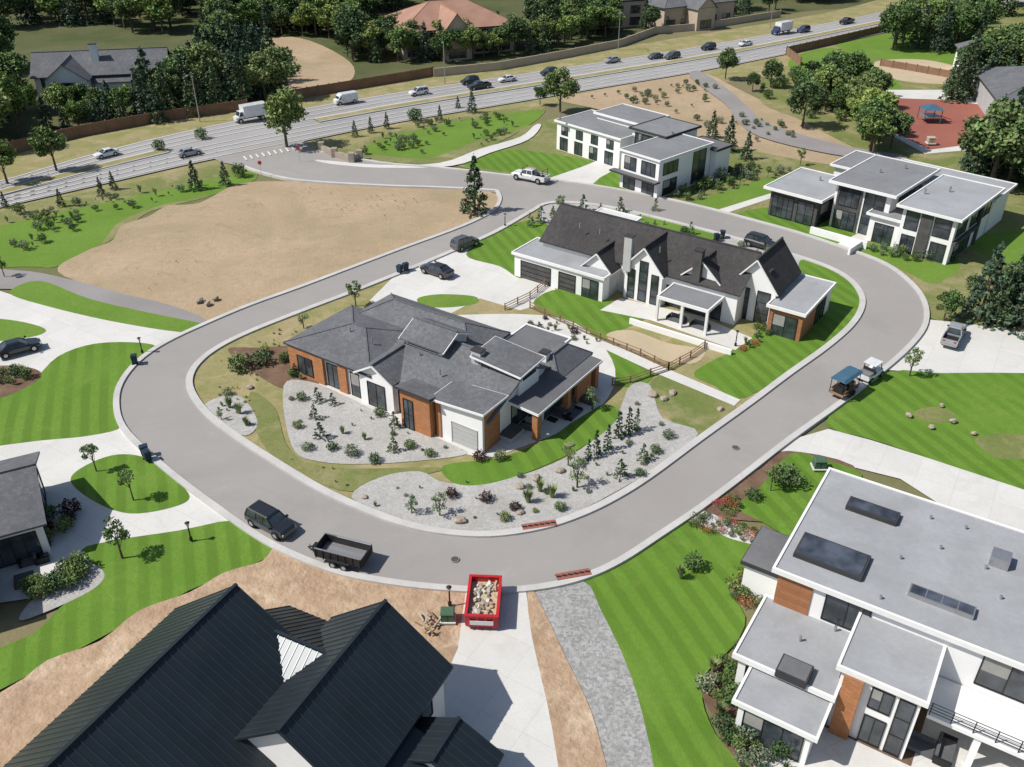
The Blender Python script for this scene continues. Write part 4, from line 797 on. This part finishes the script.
# --- House 8 farmhouse + distant
h=House('white_farmhouse',(34,74),(125,70),6)
r=h.R([(34,74),(165,70),(150,60)],5.8); r=(0,r[1],-1,9); h.walls(r,0,5.8); h.gable(r,5.8,9.2,'x',.6,'shingle','wall')
for i in range(7): h.win(r,'S',.04+i*.14,.12+i*.14,.5,2.4,2); h.win(r,'S',.05+i*.14,.11+i*.14,3.4,5.2,1)
r2=(r[0]+3,r[0]+11,-5,4); h.walls(r2,0,5.6); h.gable(r2,5.6,8.6,'y',.5,'shingle','wall'); h.win(r2,'S',.15,.85,.3,2.6,3); h.win(r2,'S',.3,.7,3.4,5,2)
r3=(r[1]-14,r[1]+10,-2,8); h.walls(r3,0,4.4); h.gable(r3,4.4,7.8,'x',.5,'shingle','wall'); h.win(r3,'S',.1,.5,.3,2.5,4); h.win(r3,'S',.6,.9,.3,2.5,3)
h.chim(92,44,5,11,1.4,1.2,'wall'); h.done()
def simple(name,pa,pb,dep,ze,zr,wm,rm,hipr=True,st=1):
    h=House(name,pa,pb,ze); L=h.L(pb[0],pb[1],ze)[0]; r=(0,L,0,dep); h.walls(r,0,ze-.2,wm)
    if hipr:
        h.hip(r,ze,zr,rm); w=(L*.3,L*.55,-5,dep*.5); h.walls(w,0,ze-.2,wm); h.gable(w,ze-.1,zr-.8,'y',.5,rm,wm); h.win(w,'S',.2,.8,.5,2.6,3)
    else: h.flat(r,ze-.4,ze+.3,None,rm,'fascia',.4)
    n=max(3,int(L/5))
    for k in range(st):
        for i in range(n): h.win(r,'S',(i+.2)/n,(i+.75)/n,.6+3.1*k,2.6+3.1*k,2)
    h.done()
simple('beige_house',(402,32),(515,24),20,6.5,11.5,'beige','tile',True,2)
simple('office_building',(575,4),(645,0),20,7,9,'beige','dmemb',False,2)
simple('beige_house',(665,8),(735,0),16,6,9.5,'beige','shingle',True,1)
simple('school_building',(1000,100),(1100,106),26,5,8,'greywall','shingle',True,1)
simple('white_house',(968,56),(1012,58),12,5,8,'wall','shingle',True,1)
# ------------------------------------------------------------------ fences & walls
def fence(name,px,hh,mat,th=.12,post=2.5):
    mb=MB(); pts=[Wd(*p) for p in px]; fine=[]
    for a,b in zip(pts[:-1],pts[1:]):
        L=math.hypot(b[0]-a[0],b[1]-a[1]); k=max(1,int(L/post))
        fine+=[(a[0]+(b[0]-a[0])*i/k,a[1]+(b[1]-a[1])*i/k) for i in range(k)]
    fine.append(pts[-1]); ribbon(mb,fine,th,0,hh,mat)
    for p in fine: mb.box(p[0]-.12,p[0]+.12,p[1]-.12,p[1]+.12,0,hh+.15,mat)
    mb.obj(name)
fence('wooden_fence',[(-60,172),(0,156),(80,137),(160,122),(248,110)],2.1,'fencewood')
fence('wooden_fence',[(286,101),(340,92),(400,82),(434,76)],2.1,'fencewood')
fence('boundary_wall',[(434,77),(500,70),(560,59),(620,47),(655,34),(700,30),(780,17)],1.9,'beige',.3,5)
fence('wooden_fence',[(786,55),(830,45),(880,33),(912,22)],2,'fencewood')
fence('wooden_fence',[(786,55),(800,66)],2,'fencewood'); fence('wooden_fence',[(880,66),(905,70),(950,78),(1000,84)],1.6,'fencewood')
def railfence(px,hh=1.2):
    mb=MB(); pts=[Wd(*p) for p in px]; f=[]
    for a,b in zip(pts[:-1],pts[1:]):
        L=math.hypot(b[0]-a[0],b[1]-a[1]); k=max(1,int(L/1.8)); f+=[(a[0]+(b[0]-a[0])*i/k,a[1]+(b[1]-a[1])*i/k) for i in range(k)]
    f.append(pts[-1])
    for p in f: mb.box(p[0]-.07,p[0]+.07,p[1]-.07,p[1]+.07,0,hh,'railwood')
    for a,b in zip(f[:-1],f[1:]):
        for z in (.4,.75,1.08): mb.beam((*a,z),(*b,z),.07,'railwood')
    mb.obj('rail_fence')
railfence([(530,310),(560,324),(600,342),(640,358),(668,372)]); railfence([(668,372),(690,360),(704,350)]); railfence([(612,388),(630,385),(650,378),(668,372)]); railfence([(505,312),(530,300),(545,288)])
mb=MB(); pts=[Wd(*p) for p in [(322,152),(335,158),(352,163),(360,160)]]; ribbon(mb,pts,.6,0,1.3,'boulder')
for p in pts: mb.box(p[0]-.5,p[0]+.5,p[1]-.5,p[1]+.5,0,1.8,'boulder')
mb.obj('entry_monument_wall')
def drain(u,v,u2,v2):
    mb=MB(); a=Vector(Wd(u,v)); b=Vector(Wd(u2,v2)); ribbon(mb,[tuple(a),tuple(b)],.7,0,HZ+.12,'court')
    for i in range(6):
        p=a.lerp(b,(i+.5)/6); mb.box(p.x-.2,p.x+.2,p.y-.1,p.y+.1,HZ+.12,HZ+.13,'black')
    mb.obj('storm_drain')
drain(522,531,556,526); drain(556,581,590,575)
def bin_(u,v,m='bin',nm='wheelie_bin'):
    mb=MB(); mb.prism([(-.25,-.28,.08),(.25,-.28,.08),(.25,.28,.08),(-.25,.28,.08)],[(-.3,-.35,1),(.3,-.35,1),(.3,.35,1),(-.3,.35,1)],m)
    mb.prism([(-.33,-.38,1),(.33,-.38,1),(.33,.4,1),(-.33,.4,1)],[(-.28,-.3,1.1),(.28,-.3,1.1),(.28,.36,1.14),(-.28,.36,1.14)],m)
    mb.wheel(-.22,.33,.12,.12,.08,'rubber',10); mb.wheel(.22,.33,.12,.12,.08,'rubber',10)
    x,y=Wd(u,v); mb.obj(nm,None,(x,y,HZ),rr.uniform(0,6))
for q in [(136,366),(146,458),(149,463),(400,275),(406,273),(716,243),(722,240)]: bin_(*q)
def ubox(u,v,m='green_box',s=1):
    mb=MB(); mb.box(-.8,.8,-.7,.7,0,.15,'conc'); mb.box(-.65,.65,-.55,.55,.15,1.1,m); mb.prism([(-.7,-.6,1.1),(.7,-.6,1.1),(.7,.6,1.1),(-.7,.6,1.1)],[(-.6,-.5,1.2),(.6,-.5,1.2),(.6,.5,1.2),(-.6,.5,1.2)],m)
    mb.box(-.02,.02,-.57,-.55,.2,1.05,'black'); x,y=Wd(u,v); o=mb.obj('utility_box',None,(x,y,HZ)); o.scale=(s,s,s)
ubox(448,622,s=.75); ubox(818,470,s=.8); ubox(930,145,'beige')
def lamp(u,v,H=3.2):
    mb=MB(); mb.cyl((0,0),.06,0,H,'black',8); mb.cyl((0,0),.14,0,.3,'black',8); mb.cyl((0,0),.1,H,H+.35,'lamp',8,.17); mb.cyl((0,0),.22,H+.35,H+.45,'black',8,.05)
    x,y=Wd(u,v); mb.obj('street_lamp',None,(x,y,HZ))
for q in [(143,355),(192,543),(450,608),(735,348),(505,228)]: lamp(*q,1.5)
def sign(u,v,col='redpaint'):
    mb=MB(); mb.cyl((0,0),.03,0,2.6,'steel',6); mb.prism([(.35*math.cos(.3927+i*.7854),-.05,2.3+.35*math.sin(.3927+i*.7854)) for i in range(8)],[(.35*math.cos(.3927+i*.7854),-.08,2.3+.35*math.sin(.3927+i*.7854)) for i in range(8)],col)
    x,y=Wd(u,v); mb.obj('traffic_sign',None,(x,y,HZ))
sign(300,163); sign(262,178)
def hl(u,v,d=1):
    mb=MB(); mb.cyl((0,0),.12,0,9,'steel',8,.07); mb.beam((0,0,9),(0,-d*2.4,9.4),.09,'steel'); mb.box(-.2,.2,-d*3.0,-d*2.3,9.35,9.5,'steel')
    x,y=Wd(u,v); mb.obj('street_lamp',None,(x,y,0))
for q in [(200,122),(618,50),(445,84),(770,28)]: hl(*q)
mb=MB(); rg=random.Random(9)
for i in range(16):
    x,y=Wd(430+rg.uniform(-6,6),632+rg.uniform(-8,8)); mb.beam((x,y,HZ+.1+rg.uniform(0,.3)),(x+rg.uniform(-1,1),y+rg.uniform(.2,1),HZ+.1+rg.uniform(0,.3)),.1,rg.choice(['railwood','beige']))
mb.obj('lumber_pile')
# ------------------------------------------------------------------ vehicles
def loft(mb,st,m):
    rings=[]
    for x,w,zb,zt in st:
        rings.append([(x,-w*.9,zb),(x,-w,zb+.18),(x,-w*.99,zt-.16),(x,-w*.88,zt),(x,w*.88,zt),(x,w*.99,zt-.16),(x,w,zb+.18),(x,w*.9,zb)])
    for a,b in zip(rings[:-1],rings[1:]):
        mb.add(a+b,[(i,(i+1)%8,(i+1)%8+8,i+8) for i in range(8)],m)
    mb.add(rings[0],[tuple(range(7,-1,-1))],m); mb.add(rings[-1],[tuple(range(8))],m)
def wheels(mb,xs,w,r=.35):
    for x in xs:
        for sy in (-1,1):
            mb.wheel(x,sy*(w-.10),r+.02,r+.07,.215,'black'); mb.wheel(x,sy*(w-.10),r,r,.24,'rubber'); mb.wheel(x,sy*(w-.10),r,r*.62,.26,'steel',10)
def cabin(mb,b,t,w0,w1,zb,zt,paint,pill=(0,)):
    B=[(b[0],-w0,zb),(b[1],-w0,zb),(b[1],w0,zb),(b[0],w0,zb)]; T=[(t[0],-w1,zt),(t[1],-w1,zt),(t[1],w1,zt),(t[0],w1,zt)]
    mb.prism(B,T,'glass')
    mb.prism([(t[0]-.08,-w1-.04,zt),(t[1]+.08,-w1-.04,zt),(t[1]+.08,w1+.04,zt),(t[0]-.08,w1+.04,zt)],[(t[0]+.05,-w1+.1,zt+.07),(t[1]-.05,-w1+.1,zt+.07),(t[1]-.05,w1-.1,zt+.07),(t[0]+.05,w1-.1,zt+.07)],paint)
    for p,q in zip(B,T): mb.beam(p,q,.09,paint)
    for k in pill:
        for sy in (-1,1):
            mb.beam((k,sy*(w0+.0),zb),(k*.95,sy*(w1),zt),.08,paint)
def car(kind,paint):
    mb=MB(); W=.93
    if kind=='sedan':
        loft(mb,[(-2.35,.72,.42,.82),(-2.22,.86,.3,.98),(-1.5,W,.24,1.0),(0,W,.22,.95),(1.3,W,.24,.92),(2.05,.86,.26,.78),(2.38,.66,.38,.64)],paint)
        cabin(mb,(-1.75,1.0),(-1.05,.25),.80,.60,.93,1.40,paint,(-.35,)); wheels(mb,(-1.42,1.45),W)
    elif kind=='suv':
        loft(mb,[(-2.35,.80,.45,1.0),(-2.25,.92,.34,1.12),(-1.4,.96,.28,1.12),(0,.96,.28,1.08),(1.3,.96,.28,1.06),(2.15,.88,.32,.95),(2.4,.72,.42,.75)],paint)
        cabin(mb,(-2.2,1.15),(-1.95,.45),.84,.68,1.07,1.70,paint,(-.9,.0)); wheels(mb,(-1.45,1.5),.96,.38)
        for sy in (-1,1): mb.beam((-1.7,sy*.6,1.82),(.2,sy*.6,1.82),.05,'black')
    elif kind=='pickup':
        loft(mb,[(-.75,1.0,.38,1.18),(0,1.0,.34,1.18),(1.6,1.0,.34,1.16),(2.6,.97,.38,1.10),(2.95,.82,.48,.92)],paint)
        mb.box(-2.9,-.75,-.98,.98,.42,.72,paint); mb.box(-2.9,-.76,-1.0,-.88,.72,1.2,paint); mb.box(-2.9,-.76,.88,1.0,.72,1.2,paint); mb.box(-3.0,-2.88,-.99,.99,.5,1.2,paint); mb.box(-2.88,-.78,-.87,.87,.72,.75,'black'); mb.box(-3.12,-3.0,-.9,.9,.42,.6,'steel')
        cabin(mb,(-.85,1.35),(-.65,.65),.88,.72,1.15,1.78,paint,(.15,)); wheels(mb,(-1.9,1.95),1.0,.42)
    elif kind=='van':
        loft(mb,[(-2.8,.9,.4,2.2),(-2.7,.98,.36,2.4),(1.2,.98,.36,2.4),(1.7,.96,.36,2.1),(2.2,.92,.36,1.35),(2.75,.84,.4,1.1)],paint)
        mb.prism([(1.55,-.985,1.25),(2.1,-.94,1.2),(2.1,.94,1.2),(1.55,.985,1.25)],[(1.3,-.97,1.9),(1.55,-.95,1.95),(1.55,.95,1.95),(1.3,.97,1.9)],'glass')
        mb.add([(1.74,-.78,2.02),(2.2,-.78,1.40),(2.2,.78,1.40),(1.74,.78,2.02)],[(0,1,2,3)],'glass'); wheels(mb,(-1.8,1.9),.98,.38)
    elif kind=='boxtruck':
        mb.box(-4,1.5,-1.2,1.2,1.0,3.4,'p_white'); loft(mb,[(1.6,1.05,.5,1.5),(2.6,1.05,.5,1.45),(3.3,.95,.55,1.25)],paint); cabin(mb,(1.6,2.6),(1.65,2.2),.95,.85,1.45,2.3,paint,()); mb.box(-3.9,1.5,-.5,.5,.6,1.0,'black'); wheels(mb,(-2.6,2.4),1.1,.48)
    X={'sedan':(-2.33,2.3),'suv':(-2.36,2.33),'pickup':(-3.01,2.9),'van':(-2.82,2.7),'boxtruck':(-4.02,3.25)}[kind]; z=.75 if kind!='pickup' else .95
    for sy in (-1,1):
        y0,y1=sorted((sy*.5,sy*.78)); mb.box(X[0]-.02,X[0]+.1,y0,y1,z-.05,z+.12,'tail'); mb.box(X[1]-.12,X[1]+.04,y0,y1,z-.16,z-.02,'lamp')
        if kind!='boxtruck': mb.box(.95,1.15,min(sy*.92,sy*1.12),max(sy*.92,sy*1.12),1.02,1.17,'black')
    return mb.mesh(kind+'_body')
CM={}
def vehicle(u,v,u2,v2,kind,paint,nm='parked_car',ladder=False,s=1.0):
    k=(kind,paint)
    if k not in CM: CM[k]=car(kind,M['p_'+paint])
    a=Wd(u,v); b=Wd(u2,v2); ang=math.atan2(b[1]-a[1],b[0]-a[0])
    E=empty(nm,(a[0],a[1],HZ+.005),ang); E.scale=(s,s,s); o=bpy.data.objects.new('body',CM[k]); link(o,E)
    if ladder:
        mb=MB()
        for sy in (-.3,.3): mb.beam((-2.8,sy,2.1),(1.4,sy,2.1),.06,'railwood')
        for i in range(9): mb.beam((-2.6+i*.5,-.3,2.1),(-2.6+i*.5,.3,2.1),.04,'railwood')
        for x in (-2.6,.9):
            for sy in (-.85,.85): mb.beam((x,sy,1.2),(x,sy,2.05),.06,'black')
            mb.beam((x,-.85,2.05),(x,.85,2.05),.06,'black')
        mb.obj('ladder_rack',E)
vehicle(437,276,410,267,'sedan','black'); vehicle(465,249,478,244,'suv','grey',s=.9); vehicle(20,354,50,346,'sedan','black'); vehicle(272,530,298,544,'suv','black','parked_car',s=.95)
vehicle(530,182,505,177,'pickup','white','parked_pickup_truck',True,1.05); vehicle(760,249,785,256,'suv','black',s=.95); vehicle(952,341,958,330,'pickup','silver','parked_pickup_truck',s=.9)
def hv(u,t,kind,paint,rev=False):
    c=lerp(t); us=[CX+F*p[0]/(p[1]*CT+CAMH*ST) for p in c]
    for j in range(len(c)-1):
        if us[j]<=u<us[j+1]: break
    f=(u-us[j])/(us[j+1]-us[j]); a=c[j]; b=c[j+1]; p=(a[0]+(b[0]-a[0])*f,a[1]+(b[1]-a[1])*f)
    k=(kind,paint)
    if k not in CM: CM[k]=car(kind,M['p_'+paint])
    ang=math.atan2(b[1]-a[1],b[0]-a[0])+(math.pi if rev else 0)
    E=empty('truck' if kind=='boxtruck' else ('van' if kind=='van' else 'car'),(p[0],p[1],HZ+.01),ang); E.scale=(.9,.9,.9); link(bpy.data.objects.new('body',CM[k]),E)
for q in [(107,.22,'sedan','white',True),(346,.10,'van','white',True),(250,.10,'boxtruck','white',True),(419,.22,'suv','white',True),(470,.10,'suv','black',True),(479,.34,'pickup','black',True),(507,.22,'sedan','white',True),(549,.22,'suv','black',True),(655,.22,'sedan','grey',True),(672,.34,'suv','grey',True),(708,.22,'suv','black',True),(745,.34,'sedan','white',True),(780,.1,'boxtruck','blue',True),(803,.22,'suv','blue',True),(846,.22,'pickup','black',True),(905,.22,'sedan','white',True),(190,.78,'sedan','silver'),(612,.1,'sedan','silver',True),(888,.34,'suv','grey',True)]: hv(*q)
# dump trailer
a=Wd(345,563); b=Wd(372,570); E=empty('dump_trailer',(a[0],a[1],HZ+.005),math.atan2(b[1]-a[1],b[0]-a[0])+math.pi); E.scale=(.92,.92,.92)
mb=MB(); mb.box(-2.2,2.2,-1.0,1.0,.62,.75,'black'); mb.box(-2.25,2.25,-1.05,-.97,.75,1.55,'black'); mb.box(-2.25,2.25,.97,1.05,.75,1.55,'black'); mb.box(2.17,2.25,-.97,.97,.75,1.6,'black'); mb.box(-2.25,-2.17,-.97,.97,.75,1.5,'black'); mb.box(-2.1,2.1,-.95,.95,.75,.78,'steel')
for i in range(7):
    x=-2.1+i*.7
    for sy in (-1,1):
        y0,y1=sorted((sy*1.05,sy*1.11)); mb.box(x-.04,x+.04,y0,y1,.6,1.55,'black')
for sy in (-1,1):
    y0,y1=sorted((sy*1.06,sy*1.3)); mb.box(-1.15,1.05,y0,y1,.78,.84,'black'); mb.beam((2.2,sy*.6,.55),(3.5,0,.5),.1,'black')
    for x in (-.6,.45): mb.wheel(x,sy*1.17,.36,.36,.22,'rubber'); mb.wheel(x,sy*1.17,.36,.2,.24,'steel',10)
    mb.beam((-2.2,sy*.99,1.58),(2.2,sy*.99,1.58),.1,'steel')
mb.cyl((3.3,0),.05,.1,.9,'steel',8); mb.box(2.35,2.9,-.3,.3,.6,1.0,'black'); mb.obj('body',E)
# red roll-off container with rubble
a=Wd(484,612); E=empty('red_dumpster',(a[0],a[1],HZ+.005),math.radians(-3))
mb=MB(); w,l,hh=1.15,2.0,1.35
mb.box(-w,w,-l,l,.25,.4,'redpaint'); mb.box(-w,-w+.08,-l,l,.4,hh,'redpaint'); mb.box(w-.08,w,-l,l,.4,hh,'redpaint'); mb.box(-w+.08,w-.08,-l,-l+.08,.4,hh,'redpaint'); mb.box(-w+.08,w-.08,l-.08,l,.4,hh,'redpaint')
for i in range(7):
    y=-l+.2+i*(2*l-.4)/6
    for sx in (-1,1):
        x0,x1=sorted((sx*w,sx*(w+.08))); mb.box(x0,x1,y-.06,y+.06,.25,hh,'redpaint')
for i in range(4):
    x=-w+.25+i*(2*w-.5)/3; mb.box(x-.05,x+.05,-l-.08,-l,.25,hh,'redpaint')
mb.box(-w-.1,w+.1,-l-.1,-l+.12,hh,hh+.1,'redpaint'); mb.box(-w-.1,w+.1,l-.12,l+.1,hh,hh+.1,'redpaint'); mb.box(-w-.1,-w+.12,-l+.12,l-.12,hh,hh+.1,'redpaint'); mb.box(w-.12,w+.1,-l+.12,l-.12,hh,hh+.1,'redpaint')
mb.box(-w+.3,w-.3,-l-.12,-l-.09,.55,.95,'p_white')
for sx in (-.7,.7): mb.wheel(sx,-l+.4,.14,.14,.2,'steel',10); mb.wheel(sx,l-.4,.14,.14,.2,'steel',10)
mb.obj('container',E); mb=MB(); rg=random.Random(3)
mb.box(-w+.09,w-.09,-l+.09,l-.09,.4,.9,'sandpit')
for i in range(70):
    x=rg.uniform(-.8,.8); y=rg.uniform(-1.6,1.6); s=rg.uniform(.08,.26); mb.beam((x,y,.9+rg.uniform(0,.1)),(x+rg.uniform(-.3,.3),y+rg.uniform(-.4,.4),.95+rg.uniform(.05,.25)),s,rg.choice(['sandpit','conc','beige','boulder']))
mb.obj('rubble',E)
# canopy trailer
a=Wd(842,396); b=Wd(862,382); E=empty('canopy_trailer',(a[0],a[1],HZ+.005),math.atan2(b[1]-a[1],b[0]-a[0])); E.scale=(.85,.85,.95)
mb=MB(); mb.box(-1.8,1.8,-.95,.95,.5,.62,'railwood')
for sy in (-1,1):
    mb.beam((-1.8,sy*.9,1.0),(1.8,sy*.9,1.0),.07,'railwood'); mb.wheel(-.3,sy*1.08,.34,.34,.2,'rubber'); mb.wheel(.45,sy*1.08,.34,.34,.2,'rubber'); mb.beam((1.8,sy*.5,.5),(2.8,0,.45),.08,'black')
    for x in (-1.7,0,1.7): mb.beam((x,sy*.9,.6),(x,sy*.9,2.3),.07,'black')
mb.prism([(-1.95,-1.05,2.3),(1.95,-1.05,2.3),(1.95,1.05,2.3),(-1.95,1.05,2.3)],[(-1.9,-.7,2.55),(1.9,-.7,2.55),(1.9,.7,2.55),(-1.9,.7,2.55)],'blue')
for i in range(5): mb.box(-1.5+i*.6,-1.1+i*.6,-.6,.6,.62,rg.uniform(.9,1.4),rg.choice(['railwood','steel','black']))
mb.obj('body',E)
# utility cart
a=Wd(869,380); b=Wd(885,369); E=empty('utility_cart',(a[0],a[1],HZ+.005),math.atan2(b[1]-a[1],b[0]-a[0]))
mb=MB(); loft(mb,[(-1.6,.7,.4,.9),(-.4,.75,.35,.75),(.6,.75,.35,.75),(1.2,.72,.38,.95),(1.6,.55,.45,.75)],M['p_white'])
for sy in (-1,1):
    mb.beam((-.6,sy*.65,.8),(-.5,sy*.6,1.85),.06,'black'); mb.beam((.95,sy*.65,.9),(.6,sy*.6,1.85),.06,'black')
mb.box(-.7,.8,-.7,.7,1.85,1.93,'p_white'); mb.box(-.5,0,-.6,.6,.75,.95,'black'); mb.box(-.6,-.48,-.6,.6,.9,1.4,'black'); mb.box(-1.55,-.7,-.65,.65,.9,1.15,'steel'); wheels(mb,(-1.05,1.05),.78,.3)
mb.obj('body',E)
# playground
x,y=Wd(928,122); E=empty('playground_set',(x,y,HZ)); E.scale=(.8,.8,.7); mb=MB()
for px_,py_ in ((-2,-2),(2,-2),(-2,2),(2,2)): mb.cyl((px_,py_),.1,0,3.4,'blue',8)
mb.prism([(-2.4,-2.4,3.4),(2.4,-2.4,3.4),(2.4,2.4,3.4),(-2.4,2.4,3.4)],[(-.1,-.1,4.6),(.1,-.1,4.6),(.1,.1,4.6),(-.1,.1,4.6)],'blue'); mb.box(-2,2,-2,2,1.4,1.5,'steel'); mb.slab([(2,-.4,1.5),(5.5,-.4,.3),(5.5,.4,.3),(2,.4,1.5)],.08,'redpaint'); mb.obj('frame',E)
# ------------------------------------------------------------------ camera, light
cam=bpy.data.cameras.new('camera'); cam.sensor_width=36; cam.lens=36*F/1024; cam.clip_end=6000; cam.clip_start=.5
co=bpy.data.objects.new('camera',cam); co.location=(0,0,CAMH); co.rotation_euler=(math.pi/2-TH,0,0); link(co); scene.camera=co
EL=50; D3=Vector((-.97,-.22,0)).normalized(); d=Vector((D3.x*math.cos(math.radians(EL)),D3.y*math.cos(math.radians(EL)),math.sin(math.radians(EL))))
sl=bpy.data.lights.new('sun','SUN'); sl.energy=5.0; sl.angle=math.radians(.5); sl.color=(1,.965,.91)
so=bpy.data.objects.new('sun',sl); so.rotation_euler=(-d).to_track_quat('-Z','Y').to_euler(); link(so)
w=bpy.data.worlds.new('World'); scene.world=w; w.use_nodes=True; nt=w.node_tree
sk=nt.nodes.new('ShaderNodeTexSky'); sk.sky_type='NISHITA'; sk.sun_disc=False; sk.sun_elevation=math.radians(EL); sk.sun_rotation=math.atan2(d.x,d.y)
nt.links.new(sk.outputs[0],nt.nodes['Background'].inputs[0]); nt.nodes['Background'].inputs[1].default_value=.10
scene.view_settings.view_transform='Standard'; scene.view_settings.look='None'; scene.view_settings.exposure=0
